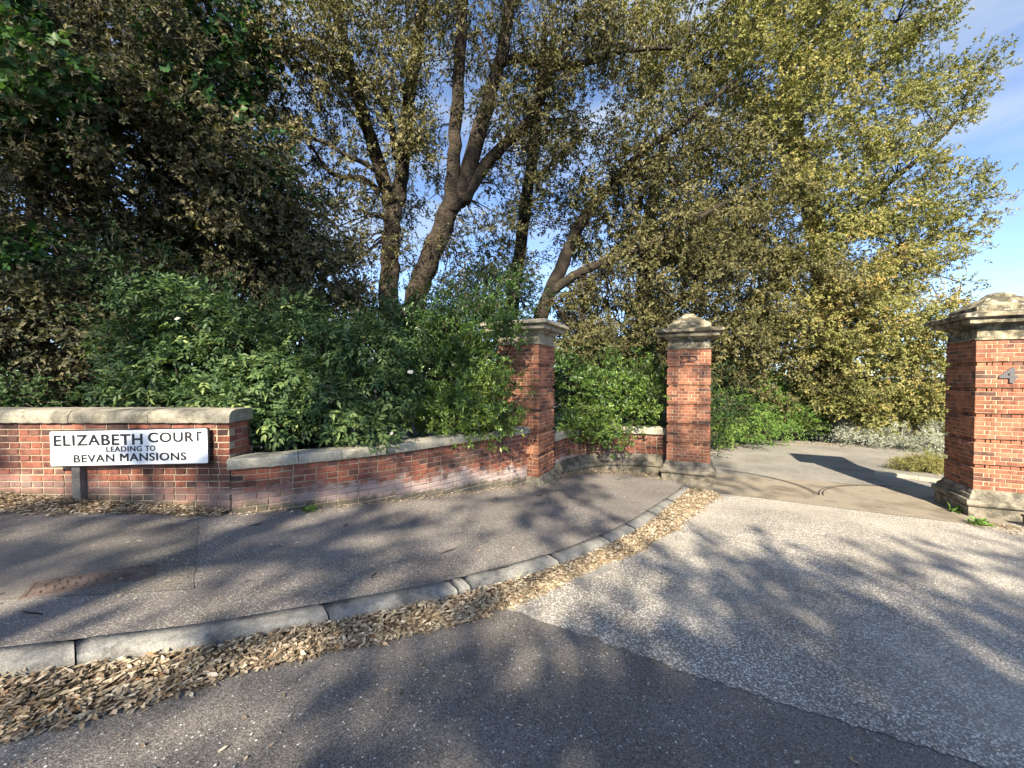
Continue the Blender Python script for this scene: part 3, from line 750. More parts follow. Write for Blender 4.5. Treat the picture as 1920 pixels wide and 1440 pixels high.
def foliage(parent, mat, lobes, clump_r, sprays, k, L, W, spray_len=.18, droop=.1, shell=(.45, 1), flat=.65, up=.6, fold=.18,
            name='crown', hue_clump=.45, twigs=True, floor=None, twigmat=None, keep=None):
    C, O, H = scatter_clumps(lobes, shell); nc = len(C)
    cr_ = clump_r * (.6 + .8 * rng.random(nc)); hc = rng.random(nc)
    ci = np.repeat(np.arange(nc), sprays); ns = len(ci)
    g = rng.normal(size=(ns, 3)) * .55; g[:, 2] *= flat
    base = C[ci] + g * cr_[ci][:, None]
    axis = unit(O[ci] * .55 + unit(g) * .5 + rng.normal(size=(ns, 3)) * .45 + np.array((0, 0, .12 - droop)))
    si = np.repeat(np.arange(ns), k); t = np.tile(np.linspace(.05, 1, k), ns) + rng.normal(size=ns * k) * .06
    sl = spray_len * (.6 + .8 * rng.random(ns)); n = ns * k
    lb = base[si] + axis[si] * (t * sl[si])[:, None]
    a = axis[si]; pr = unit(np.cross(a, rng.normal(size=(n, 3))))
    direc = unit(a * (.35 + .5 * rng.random(n))[:, None] + pr * .8 + np.array((0, 0, -droop * .6)))
    nrm = O[ci[si]] * .5 + np.array((-.06, -.38, up)) + rng.normal(size=(n, 3)) * .5
    ll = L * (.65 + .6 * rng.random(n)); ww = W * (.7 + .5 * rng.random(n))
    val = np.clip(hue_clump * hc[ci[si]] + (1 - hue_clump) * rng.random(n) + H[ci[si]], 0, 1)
    m = np.ones(n, bool)
    if floor is not None: m &= lb[:, 2] > floor
    if keep is not None: m &= keep(lb)
    V, F = leaf_arrays(lb[m], direc[m], nrm[m], ll[m], ww[m], fold)
    o = npmesh(name, V, F, np.repeat(val[m], 2), mat, parent)
    if twigs:
        e = base + axis * sl[:, None]; b0 = base - axis * (sl * .5)[:, None]; sd = unit(np.cross(axis, rng.normal(size=(ns, 3)))) * .0045
        V = np.stack([b0 - sd, b0 + sd, e], 1).reshape(-1, 3); F = np.arange(ns * 3, dtype=np.int32).reshape(-1, 3)
        npmesh('twigs', V, F, None, twigmat or M_twig, parent)['kind'] = 'stuff'
    return C, o
def plant_root(name, label, cat, loc, group=None):
    o = empty(name, loc); tag(o, label, cat, group); return o
def settle(root):
    fix_parent(None, root)
    for c in root.children: fix_parent(None, c) if False else None
def limb(root, pts, rads, mat, name='limb', n=9, k=5):
    """pts: (px, py, distance)"""
    P = [at(*p) for p in pts]; S = smooth_path(P, k); m = len(S)
    rr = [np.interp(i / (m - 1) * (len(P) - 1), range(len(P)), rads) for i in range(m)]
    S = [p + Vector((random.uniform(-1, 1), random.uniform(-1, 1), random.uniform(-1, 1))) * r * .14 for p, r in zip(S, rr)]
    mb = MB(); mb.tube(S, rr, n, .07); mb.build(name, mat, root, True); return S
def boughs(root, anchors, C, mat, r0=.03, frac=1.0, name='branches'):
    """thin crooked branches from the nearest limb point out to the leaf clumps"""
    A = np.array([tuple(a) for a in anchors]); mb = MB()
    for c in C:
        if random.random() > frac: continue
        d = np.linalg.norm((A - c) * np.array((1, 1, .8)), axis=1) + np.where(A[:, 2] > c[2] + .2, 1.2, 0); a = A[d.argmin()]; v = c - a; ln = np.linalg.norm(v)
        if ln > 7: continue
        pts = []
        for t in (0, .25, .5, .75, 1):
            w = np.array((random.uniform(-1, 1), random.uniform(-1, 1), random.uniform(-.6, 1.0))) * ln * .10 * math.sin(math.pi * t)
            pts.append(a + v * t + w)
        r = r0 * (.5 + .25 * min(ln, 4)); mb.tube(pts, [r, r * .75, r * .55, r * .35, r * .15], 4)
    mb.build(name, mat, root)['kind'] = 'stuff'

OLIVE = [(0, (.034, .034, .013)), (.3, (.080, .078, .030)), (.6, (.14, .132, .053)), (.85, (.21, .19, .088)), (1, (.29, .25, .135))]
M_oak_leaf = m_leaf('holm_oak_leaf', OLIVE, .28, .5)
M_brown_leaf = m_leaf('bronze_leaf', [(0, (.020, .025, .012)), (.3, (.055, .058, .028)), (.6, (.118, .110, .054)), (.85, (.205, .178, .098)), (1, (.32, .28, .14))], .22, .5)
M_syc_leaf = m_leaf('sycamore_leaf', [(0, (.015, .045, .018)), (.5, (.035, .095, .030)), (1, (.085, .17, .040))], .35, .42)
M_sun_leaf = m_leaf('sunny_oak_leaf', [(0, (.070, .077, .024)), (.3, (.152, .160, .050)), (.6, (.24, .240, .080)), (.8, (.32, .300, .110)), (1, (.36, .255, .09))], .3, .5)
M_elder_leaf = m_leaf('elder_leaf', [(0, (.026, .052, .022)), (.4, (.066, .115, .046)), (.75, (.125, .19, .072)), (1, (.24, .31, .10))], .3, .45)
M_elder_leaf_o = m_leaf('elder_leaf_single', [(0, (.032, .062, .026)), (.4, (.080, .135, .052)), (.75, (.15, .215, .078)), (1, (.27, .34, .11))], .3, .45, True)
M_gloss_leaf = m_leaf('glossy_shrub_leaf', [(0, (.018, .048, .012)), (.4, (.050, .108, .022)), (.75, (.12, .20, .035)), (1, (.25, .34, .06))], .22, .33, spec=.5)
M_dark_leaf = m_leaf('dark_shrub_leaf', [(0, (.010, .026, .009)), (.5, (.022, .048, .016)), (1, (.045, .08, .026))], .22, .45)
M_green_leaf = m_leaf('bright_shrub_leaf', [(0, (.06, .12, .025)), (.5, (.13, .24, .05)), (1, (.26, .36, .085))], .32, .45)
M_silver_leaf = m_leaf('silver_leaf', [(0, (.17, .19, .14)), (.5, (.33, .35, .28)), (1, (.50, .51, .44))], .2, .6)
M_street_leaf = m_leaf('street_tree_leaf', [(0, (.03, .05, .015)), (1, (.09, .12, .035))], .25, .5)
M_flower = m_plain('cream_flower', (.74, .72, .60), .7)
M_wood_in = M_bark_dark

# --- bronze-leaved tree on the left
t = plant_root('bronze_leaved_tree', 'dark bronze-leaved tree filling the left above the name sign', 'tree', (-7.0, 8.4, 0))
S1 = limb(t, [(150, 800, 8.2), (165, 640, 8.2), (150, 480, 8.3), (180, 300, 8.4), (170, 100, 8.5), (190, -150, 8.6)], [.30, .26, .22, .18, .14, .1], M_bark_dark, 'trunk')
S2 = limb(t, [(160, 520, 8.3), (260, 420, 8.2), (400, 380, 8.4), (540, 430, 8.7)], [.12, .09, .06, .03], M_bark_dark)
S3 = limb(t, [(160, 450, 8.3), (60, 350, 8.0), (-40, 330, 7.8)], [.12, .09, .06], M_bark_dark)
S4 = limb(t, [(175, 300, 8.4), (280, 180, 8.2), (420, 100, 8.4)], [.1, .08, .05], M_bark_dark)
LB = lobes_px([(40, 430, 7.2, 190, 190, 60), (230, 290, 7.2, 200, 130, 60), (420, 350, 8.0, 170, 150, 55), (270, 90, 7.5, 200, 140, 55, .05), (90, 640, 6.2, 150, 110, 55, -.2),  # low front lobe darkened in leaf colour to mute the sun falling on it
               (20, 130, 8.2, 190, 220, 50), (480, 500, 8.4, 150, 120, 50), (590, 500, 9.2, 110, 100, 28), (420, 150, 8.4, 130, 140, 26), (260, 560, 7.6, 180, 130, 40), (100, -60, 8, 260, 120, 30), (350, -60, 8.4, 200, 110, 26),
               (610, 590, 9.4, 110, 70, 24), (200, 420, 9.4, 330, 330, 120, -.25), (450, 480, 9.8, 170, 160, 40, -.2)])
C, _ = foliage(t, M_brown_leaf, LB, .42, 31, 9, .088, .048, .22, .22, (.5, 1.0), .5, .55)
foliage(t, M_brown_leaf, lobes_px([(200, 380, 10.2, 330, 330, 90, -.35), (60, 560, 9.0, 200, 160, 34, -.35), (440, 470, 10.4, 170, 150, 34, -.35), (100, 60, 10, 260, 200, 50, -.35)]), .7, 12, 8, .17, .11, .3, .2, (.2, 1), .6, .4, name='inner_crown', twigs=False)  # backing leaves coloured darker, adding to the shade inside the crown
boughs(t, S1 + S2 + S3 + S4, C, M_bark_dark, .022, .35); settle(t)
# --- sycamore growing through it
t = plant_root('sycamore_tree', 'green broad-leaved tree growing through the bronze foliage at top left', 'tree', (-6.8, 6.9, 0))
S1 = limb(t, [(60, 800, 7.2), (70, 500, 7.1), (60, 300, 6.9), (80, 120, 6.8), (90, -60, 6.8)], [.14, .12, .1, .07, .04], M_bark_dark, 'trunk')
S2 = limb(t, [(65, 330, 7.0), (180, 260, 6.9), (330, 180, 7.4), (420, 60, 7.6)], [.08, .06, .045, .03], M_bark_dark)
LB = lobes_px([(50, 100, 6.2, 90, 70, 12, .25), (110, 175, 6.1, 80, 60, 12, .3), (60, 230, 6.3, 60, 40, 5), (380, 120, 7.4, 90, 130, 14, -.15), (440, 240, 7.8, 70, 110, 10, -.2), (30, 440, 6.3, 50, 35, 5, .1), (420, 30, 7.6, 120, 60, 10, -.15), (30, -10, 6.3, 120, 60, 10), (500, 330, 8.2, 50, 70, 6, -.2)])
C, _ = foliage(t, M_syc_leaf, LB, .34, 20, 6, .12, .115, .26, .35, (.3, 1), .6, .5, .1)
boughs(t, S1 + S2, C, M_bark_dark, .02); settle(t)

# --- twin oaks in the middle
t = plant_root('holm_oak', 'upright oak trunk forking into many limbs, left one of the bare pair', 'tree', tuple(at(730, 760, 10.0)), 'oaks behind the wall')
a0 = limb(t, [(727, 780, 10), (728, 600, 10), (731, 500, 10), (735, 430, 10), (741, 355, 10)], [.26, .245, .23, .215, .205], M_bark, 'trunk', 14)
a1 = limb(t, [(735, 385, 9.95), (708, 300, 9.85), (686, 230, 9.7), (664, 150, 9.5), (640, 60, 9.3), (612, -60, 9.1)], [.19, .165, .15, .135, .12, .09], M_bark)
a2 = limb(t, [(748, 380, 10.05), (755, 290, 10.1), (765, 200, 10.2), (782, 100, 10.3), (793, 0, 10.4), (800, -100, 10.5)], [.18, .17, .16, .15, .13, .11], M_bark)
a3 = limb(t, [(757, 340, 9.8), (740, 270, 9.6), (724, 200, 9.4), (690, 160, 9.2), (640, 135, 9.0), (570, 75, 8.8), (490, 60, 8.7)], [.10, .095, .085, .07, .055, .04, .025], M_bark_dark)
a4 = limb(t, [(712, 362, 9.9), (680, 335, 9.7), (640, 332, 9.5), (612, 315, 9.4), (588, 280, 9.3), (560, 240, 9.2)], [.085, .075, .06, .05, .035, .02], M_bark)
a5 = limb(t, [(728, 345, 9.7), (690, 310, 9.4), (650, 292, 9.1), (610, 268, 9.0), (560, 252, 8.9), (520, 225, 8.8)], [.06, .055, .05, .042, .03, .015], M_bark_dark)
LB = lobes_px([(560, 80, 8.6, 130, 110, 34), (690, 90, 9.0, 130, 120, 40), (760, 200, 9.4, 90, 90, 24), (620, 200, 9.2, 110, 80, 18), (560, 330, 9.4, 110, 110, 20), (640, 420, 10.2, 90, 100, 20), (800, -40, 9.6, 180, 80, 32), (640, -60, 9.0, 200, 80, 30), (500, 190, 9.2, 70, 80, 10), (770, 440, 10.6, 40, 90, 7), (690, 260, 11.5, 200, 180, 30), (735, 470, 9.3, 32, 70, 2), (680, 340, 9.3, 50, 50, 5), (770, 260, 9.2, 40, 50, 4), (620, 520, 9.8, 70, 50, 12)])
C, _ = foliage(t, M_oak_leaf, LB, .36, 19, 9, .088, .040, .22, .3, (.35, 1), .8, .45)
boughs(t, a1 + a2 + a3 + a4 + a5 + a0[-6:], C, M_bark_dark, .022, .7); settle(t)

t = plant_root('holm_oak', 'thick oak trunk leaning right and forking, right one of the bare pair', 'tree', tuple(at(765, 760, 9.6)), 'oaks behind the wall')
b0 = limb(t, [(742, 780, 9.6), (778, 570, 9.6), (800, 500, 9.6), (830, 425, 9.6), (856, 360, 9.6)], [.285, .262, .25, .24, .23], M_bark, 'trunk', 14)
b1 = limb(t, [(846, 400, 9.55), (850, 310, 9.5), (856, 210, 9.4), (862, 110, 9.3), (868, 0, 9.2), (872, -90, 9.1)], [.175, .16, .15, .135, .12, .1], M_bark)
b2 = limb(t, [(858, 380, 9.6), (885, 295, 9.6), (912, 205, 9.6), (934, 125, 9.6), (952, 40, 9.6), (965, -70, 9.6)], [.21, .195, .18, .16, .14, .11], M_bark)
b3 = limb(t, [(868, 378, 9.65), (905, 315, 9.7), (945, 272, 9.8), (992, 225, 9.9), (1022, 165, 10), (1062, 70, 10.1)], [.17, .15, .135, .12, .1, .06], M_bark)
b4 = limb(t, [(932, 120, 9.5), (980, 108, 9.4), (1040, 122, 9.2), (1100, 118, 9.1), (1170, 95, 9.0), (1260, 90, 8.9)], [.11, .10, .085, .07, .055, .035], M_bark)
b5 = limb(t, [(885, 80, 9.4), (900, 60, 9.2), (925, 150, 9.0), (932, 215, 8.9)], [.03, .03, .028, .02], M_bark)
LB = lobes_px([(900, 60, 9.2, 100, 110, 20), (1040, 60, 9.0, 140, 100, 40), (1010, 190, 9.4, 110, 90, 30), (960, 320, 10.2, 80, 90, 16), (1090, 200, 9.6, 120, 100, 30), (880, -60, 9.2, 200, 70, 24), (830, 270, 11.0, 120, 120, 12), (1150, 40, 9.0, 120, 90, 30), (900, 460, 10.6, 90, 80, 22), (860, 150, 11, 90, 150, 14), (815, 470, 9.0, 36, 60, 2), (930, 200, 9.0, 50, 70, 4), (850, 555, 8.8, 60, 30, 8)])
C, _ = foliage(t, M_oak_leaf, LB, .36, 19, 9, .088, .040, .22, .3, (.35, 1), .8, .45)
boughs(t, b1 + b2 + b3 + b4 + b0[-6:], C, M_bark_dark, .022, .7); settle(t)

t = plant_root('ivy_clad_tree', 'slender ivy-clad trunk between the bare oaks and the leaning one', 'tree', tuple(at(955, 760, 12.5)), 'oaks behind the wall')
d0 = limb(t, [(950, 780, 12.5), (962, 560, 12.5), (975, 470, 12.5), (986, 380, 12.4), (1000, 280, 12.3), (1010, 180, 12.2), (1022, 40, 12)], [.24, .22, .20, .19, .17, .14, .09], M_bark_dark, 'trunk')
d1 = limb(t, [(992, 350, 12.3), (1040, 300, 12.2), (1100, 240, 12.0)], [.08, .06, .035], M_bark_dark)
LB = lobes_px([(962, 520, 12.3, 45, 60, 12), (980, 420, 12.2, 40, 70, 12), (998, 300, 12.1, 40, 80, 12), (1012, 180, 12, 55, 80, 12), (930, 480, 11.5, 60, 60, 14), (1040, 430, 12.5, 60, 80, 14), (1060, 330, 12.5, 80, 80, 16)])
C, _ = foliage(t, M_oak_leaf, LB, .32, 16, 8, .08, .045, .2, .3, (.3, 1), .8, .4)
boughs(t, d0[6:] + d1, C, M_bark_dark, .02, .7); settle(t)

t = plant_root('leaning_oak', 'dark oak leaning right behind the flat-topped pier', 'tree', tuple(at(985, 740, 10.6)), 'oaks behind the wall')
e0 = limb(t, [(975, 760, 10.6), (1005, 620, 10.6), (1030, 550, 10.6), (1062, 478, 10.5), (1092, 415, 10.5), (1140, 352, 10.4), (1205, 285, 10.3), (1290, 225, 10.2), (1380, 150, 10)], [.22, .20, .185, .17, .15, .13, .105, .075, .04], M_bark_dark, 'trunk', 11)
e1 = limb(t, [(1026, 555, 10.55), (1075, 518, 10.4), (1130, 492, 10.3), (1200, 466, 10.2), (1290, 420, 10.1), (1390, 362, 10), (1460, 320, 9.9)], [.13, .125, .115, .10, .07, .04, .01], M_bark_dark)
e2 = limb(t, [(1140, 352, 10.4), (1190, 330, 10.2), (1260, 300, 10), (1330, 270, 9.8)], [.06, .05, .04, .03], M_bark_dark)
LB = lobes_px([(1130, 330, 10.2, 110, 90, 34), (1240, 250, 10, 130, 110, 46), (1240, 400, 10.4, 130, 90, 40), (1150, 560, 10.6, 110, 80, 44, -.05), (1090, 640, 10.2, 70, 70, 26, -.05), (1200, 660, 10.6, 110, 80, 40, -.1), (1300, 480, 11, 110, 100, 40), (1120, 450, 11.2, 90, 70, 22)])
C, _ = foliage(t, M_oak_leaf, LB, .40, 22, 9, .092, .045, .22, .2, (.3, 1), .7, .45)
boughs(t, e0[10:] + e1 + e2, C, M_bark_dark, .02, .4); settle(t)

t = plant_root('shaded_oak', 'dense olive oak standing behind the pier numbered 2', 'tree', tuple(at(1212, 770, 13.5)), 'oaks behind the wall')
h0 = limb(t, [(1205, 790, 13.5), (1208, 600, 13.5), (1212, 480, 13.4), (1222, 380, 13.3), (1250, 250, 13.2)], [.30, .28, .25, .2, .12], M_bark_dark, 'trunk')
h1 = limb(t, [(1210, 520, 13.4), (1290, 460, 13), (1400, 420, 12.6)], [.12, .09, .05], M_bark_dark)
LB = lobes_px([(1330, 560, 12.6, 130, 110, 60), (1400, 440, 12.4, 120, 110, 55), (1400, 660, 12.6, 110, 90, 50, -.05), (1260, 480, 13.4, 120, 110, 44), (1150, 620, 13.5, 120, 90, 44, -.1), (1260, 690, 13, 130, 90, 55, -.15), (1330, 340, 12.8, 130, 110, 50), (1500, 560, 12.8, 90, 120, 40), (1480, 700, 13.6, 110, 90, 40, -.05)])
C, _ = foliage(t, M_oak_leaf, LB, .48, 24, 9, .105, .056, .24, .2, (.35, 1), .7, .5)
boughs(t, h0[6:] + h1, C, M_bark_dark, .02, .25); settle(t)

# --- big sunlit oak on the right
t = plant_root('sunlit_oak', 'tall sunlit yellow-olive oak beside the drive, sky to its right', 'tree', tuple(at(1560, 800, 15.5)))
s0 = limb(t, [(1560, 840, 15.5), (1555, 650, 15.5), (1540, 480, 15.3), (1500, 300, 15), (1470, 100, 14.6), (1440, -120, 14.2)], [.45, .4, .36, .3, .22, .14], M_bark_dark, 'trunk')
s1 = limb(t, [(1540, 470, 15.3), (1620, 380, 14.6), (1720, 300, 14), (1800, 220, 13.6)], [.15, .11, .08, .04], M_bark)
s2 = limb(t, [(1500, 300, 15), (1420, 210, 13.5), (1330, 130, 12), (1230, 95, 10.8)], [.15, .12, .09, .05], M_bark)
s3 = limb(t, [(1480, 130, 14.6), (1560, 60, 14), (1680, 40, 13.4)], [.12, .09, .05], M_bark)
s4 = limb(t, [(1545, 560, 15.4), (1640, 500, 14.8), (1740, 460, 14.2)], [.12, .09, .05], M_bark)
LB = lobes_px([(1300, 60, 10.4, 160, 110, 60), (1440, 110, 11.6, 150, 120, 60, .05), (1560, 60, 12.6, 140, 110, 55, .12), (1650, 60, 13, 110, 100, 40), (1770, 160, 13.2, 72, 50, 18), (1690, 220, 13, 90, 80, 30), (1560, 230, 12.8, 120, 120, 52, .08), (1430, 270, 12.2, 130, 120, 55),
               (1600, 350, 13.2, 130, 100, 50), (1720, 370, 13.2, 85, 60, 24), (1795, 400, 13.2, 55, 40, 10), (1500, 430, 13.2, 130, 110, 55), (1620, 470, 13.2, 130, 95, 55, .1), (1730, 490, 13.4, 60, 60, 18), (1590, 580, 13, 120, 90, 54, .26), (1700, 590, 13, 95, 95, 50, .14),  # lower lobes get a lighter leaf colour so they look sunlit
               (1500, 600, 12.8, 110, 90, 44), (1620, 690, 13, 110, 80, 50, .12), (1720, 710, 12.8, 70, 110, 50, .12), (1560, 750, 13.4, 110, 70, 32, -.1), (1350, -50, 11, 240, 70, 40), (1600, -60, 13, 200, 70, 36)])
LB = [(c_, r_, int(n_ * 1.3), h_) for c_, r_, n_, h_ in LB]
C, _ = foliage(t, M_sun_leaf, LB, .36, 24, 10, .088, .045, .17, .1, (.45, 1.05), .75, .5, hue_clump=.5)
boughs(t, s0[8:] + s1 + s2 + s3 + s4, C, M_bark, .022, .35); settle(t)

# --- elder shrubs behind the low wall
def elder_leaf_mesh(nm):
    V, F = [], []
    for (s, sd, ln) in ((.35, 1, .085), (.35, -1, .085), (.68, 1, .095), (.68, -1, .095), (1.0, 0, .11)):
        b = Vector((s * .13, 0, -.012 * s * s)); d = Vector((.55 if sd else 1, .85 * sd, -.15)).normalized(); n = Vector((random.uniform(-.2, .2), random.uniform(-.2, .2), 1)).normalized()
        sdv = d.cross(n).normalized(); n = sdv.cross(d); w = ln * .40; k = len(V)
        for t_, ww, dz in ((0, 0, 0), (.3, .42, 0), (.62, .38, -.006), (1, 0, -.02)):
            c = b + d * (ln * t_) + n * dz
            if ww: V += [c + sdv * w * ww + n * .006, c, c - sdv * w * ww + n * .006]
            else: V.append(c)
        F += [(k, k + 2, k + 1), (k, k + 3, k + 2), (k + 1, k + 2, k + 5, k + 4), (k + 2, k + 3, k + 6, k + 5), (k + 4, k + 5, k + 7), (k + 5, k + 6, k + 7)]
    k = len(V); V += [Vector((0, .0015, 0)), Vector((0, -.0015, 0)), Vector((.13, 0, -.012))]; F.append((k, k + 1, k + 2))
    me = bpy.data.meshes.new(nm); me.from_pydata([tuple(v) for v in V], [], F); me.update(); me.materials.append(M_elder_leaf_o); me.shade_smooth(); return me
ELM = [elder_leaf_mesh('elder_leaf') for _ in range(5)]
def rot_from(d, n):
    d = Vector(d).normalized(); n = Vector(n); y = n.cross(d).normalized(); z = d.cross(y); return Matrix((d, y, z)).transposed().to_euler()
def elder(label, lobes, base_px, flowers, n_single=260, extra=20):
    root = plant_root('elder_shrub', label, 'shrub', tuple(at(*base_px)), 'elder shrubs over the wall')
    L = lobes_px(lobes); b = at(*base_px); stems = []
    for c, r, n, h in L:
        e = Vector(c); mid = b.lerp(e, .5) + Vector((random.uniform(-.2, .2), random.uniform(-.1, .1), .15)); mb = MB()
        S = smooth_path([b + Vector((random.uniform(-.15, .15), 0, 0)), mid, e], 4); mb.tube(S, [.028 - .018 * i / (len(S) - 1) for i in range(len(S))], 6); mb.build('stem', M_bark_dark, root, True); stems += S
    # leaves on the camera side of each lobe, one object each
    C, O, H = scatter_clumps([(c, r, n * 6, h) for c, r, n, h in L], (.86, 1.08))
    ok = np.where((O[:, 1] < -.05) & (C[:, 1] < b.y + .6))[0]; rng.shuffle(ok)
    for i in ok[:n_single]:
        d = unit(O[i] * .7 + rng.normal(size=3) * .5 + np.array((0, -.1, -.25))); n_ = O[i] * .6 + np.array((0, -.2, .8)) + rng.normal(size=3) * .25
        o = bpy.data.objects.new('leaf', random.choice(ELM)); col.objects.link(o); o.parent = root
        o.location = tuple(C[i]); o.rotation_euler = rot_from(d, n_); s = random.uniform(.62, 1.08); o.scale = (s, s, s)
    # the remaining leaves, same pinnate leaves joined
    C, O, H = scatter_clumps([(c, r, n * extra, h) for c, r, n, h in L], (.62, 1.08)); n = len(C)
    d = unit(O * .6 + rng.normal(size=(n, 3)) * .6 + np.array((0, -.05, -.25))); nn_ = O * .5 + np.array((0, -.2, .9)) + rng.normal(size=(n, 3)) * .35
    side = unit(np.cross(d, nn_)); up_ = np.cross(side, d); Vs, Fs, Rs, kk = [], [], [], 0
    for s_, sd_, ln in ((.35, 1, .085), (.35, -1, .085), (.68, 1, .095), (.68, -1, .095), (1.0, 0, .11)):
        sc = .55 + .55 * rng.random(n); bb = C + d * (s_ * .13 * sc)[:, None]; dl = unit(d * (.55 if sd_ else 1) + side * (.85 * sd_) - up_ * .15 + rng.normal(size=(n, 3)) * .12)
        V, F = leaf_arrays(bb, dl, up_ + rng.normal(size=(n, 3)) * .15, ln * sc, ln * .4 * sc, .1, .42); Vs.append(V); Fs.append(F + kk); kk += len(V); Rs.append(np.repeat(np.clip(rng.random(n) * .8 + H, 0, 1), 2))
    npmesh('foliage', np.concatenate(Vs), np.concatenate(Fs), np.concatenate(Rs), M_elder_leaf, root)['kind'] = 'stuff'
    for px, py, Y, r in flowers:
        c = at(px, py, Y); mb = MB()
        for i in range(70):
            a, q = random.uniform(0, 6.28), r * math.sqrt(random.random()); p = c + Vector((q * math.cos(a), q * math.sin(a) * .6 - .02, q * math.sin(a) * .55 + random.uniform(-.006, .006)))
            for j in range(2): 
                d_ = Vector((random.uniform(-1, 1), random.uniform(-1, -.2), random.uniform(-.3, 1))).normalized(); u = d_.cross(Vector((.3, .2, .9))).normalized() * .0075; w = d_.cross(u); bq = len(mb.v)
                mb.v += [tuple(p + u), tuple(p + w), tuple(p - u), tuple(p - w)]; mb.f.append((bq, bq + 1, bq + 2, bq + 3))
        mb.build('flower_head', M_flower, root)
    settle(root)
elder('elder shrub with pinnate leaves above the name sign coping', [(300, 560, 5.6, 80, 32, 14, -.1), (255, 650, 5.4, 60, 46, 14, -.15), (390, 600, 5.5, 80, 46, 18, -.2), (330, 690, 5.1, 75, 46, 16, -.1), (240, 735, 5.0, 50, 32, 9), (450, 640, 5.4, 60, 55, 13), (390, 735, 4.9, 60, 32, 10)], (330, 860, 5.6), [(335, 598, 5.05, .03)])
elder('elder shrub leaning over the low curved wall, cream flower heads', [(520, 715, 5.0, 80, 50, 20, .05), (600, 650, 5.6, 75, 50, 17, -.2), (700, 655, 5.7, 75, 45, 17, .05), (500, 790, 4.75, 60, 38, 13, -.2), (610, 755, 5.1, 70, 42, 17, .08), (720, 740, 5.5, 60, 45, 12), (435, 765, 4.6, 42, 28, 8, .05), (680, 805, 5.05, 70, 30, 14, .1), (560, 590, 6.0, 60, 35, 10, -.1)], (600, 880, 5.5), [(437, 774, 4.25, .045), (770, 697, 5.15, .035), (735, 812, 4.85, .02), (620, 600, 5.2, .015)])

# --- glossy shrubs
t = plant_root('glossy_shrub', 'dense glossy green shrub smothering the flat-topped pier', 'shrub', tuple(at(850, 880, 7.0)))
sb = at(850, 880, 7.0); stems = []
for px, py, Y in ((800, 650, 7), (900, 640, 7), (880, 750, 6.5), (960, 640, 6.7), (830, 780, 6.4)):
    mb = MB(); S = smooth_path([sb, sb.lerp(at(px, py, Y), .5) + Vector((.1, 0, .1)), at(px, py, Y)], 4); mb.tube(S, [.03 - .02 * i / (len(S) - 1) for i in range(len(S))], 6); mb.build('stem', M_bark_dark, t, True)
LB = lobes_px([(820, 640, 6.9, 80, 45, 34, -.1), (880, 680, 6.6, 60, 35, 26, -.02), (885, 648, 6.5, 42, 22, 14, .0), (955, 616, 6.2, 26, 12, 8), (865, 775, 6.1, 80, 45, 40, .2), (905, 730, 6.15, 45, 38, 22, .25), (800, 740, 6.4, 60, 80, 32), (850, 785, 6.15, 65, 28, 20, .1), (930, 795, 6.1, 32, 18, 11, .15), (790, 590, 7.2, 80, 50, 26, -.25), (880, 595, 7.4, 80, 45, 28, -.25), (940, 570, 7.8, 60, 40, 16, -.25)])  # lobes low beside the pier brightened in colour, painting in a sun patch
foliage(t, M_gloss_leaf, LB, .24, 18, 11, .068, .021, .09, .0, (.35, 1), .8, .5, hue_clump=.3, name='foliage'); settle(t)
t = plant_root('glossy_shrub', 'glossy green shrub hanging over the concave wall between two piers', 'shrub', tuple(at(1130, 860, 9.3)))
sb = at(1130, 880, 9.4)
for px, py, Y in ((1090, 720, 9), (1150, 760, 8.8), (1200, 740, 9)):
    mb = MB(); S = smooth_path([sb, sb.lerp(at(px, py, Y), .5) + Vector((.1, 0, .1)), at(px, py, Y)], 4); mb.tube(S, [.03 - .02 * i / (len(S) - 1) for i in range(len(S))], 6); mb.build('stem', M_bark_dark, t, True)
LB = lobes_px([(1080, 740, 9.0, 55, 70, 34, -.05), (1120, 790, 8.5, 50, 40, 24, .12), (1150, 750, 8.7, 60, 50, 32, .05), (1200, 740, 8.7, 45, 50, 22, .08), (1065, 800, 8.3, 35, 30, 12, .05), (1140, 815, 8.3, 25, 18, 7, .12), (1090, 680, 9.6, 70, 40, 24, -.15), (1190, 700, 9.4, 55, 45, 18, -.1), (1230, 800, 9.2, 30, 20, 8), (1210, 780, 9.2, 40, 40, 16, -.15)])
foliage(t, M_gloss_leaf, LB, .25, 18, 11, .075, .024, .10, .0, (.35, 1), .8, .5, hue_clump=.3, name='foliage'); settle(t)

# --- dark undergrowth behind the shrubs
def bush(name, label, mat, lobes, base, cr=.3, sp=18, k=8, L=.07, W=.035, group=None, up=.5, **kw):
    root = plant_root(name, label, 'shrub', tuple(at(*base)), group); LB = lobes_px(lobes); b = at(*base)
    for c, r, n, h in LB[:3]:
        mb = MB(); S = smooth_path([b, b.lerp(Vector(c), .5) + Vector((.05, 0, .05)), Vector(c)], 4); mb.tube(S, [.025 - .015 * i / (len(S) - 1) for i in range(len(S))], 5); mb.build('stem', M_bark_dark, root, True)
    foliage(root, mat, LB, cr, sp, k, L, W, .15, .05, (.3, 1), .8, up, name='foliage', **kw); settle(root)
bush('laurel_bush', 'dark evergreen bush in the shade at the foot of the bare oaks', M_dark_leaf, [(640, 625, 8.2, 140, 50, 46), (770, 615, 8.4, 110, 45, 40), (700, 680, 7.6, 150, 80, 60), (900, 560, 9.4, 90, 60, 34), (560, 640, 7.6, 90, 70, 30), (960, 560, 9.6, 60, 60, 24), (860, 690, 8, 130, 90, 50)], (740, 860, 8.2))
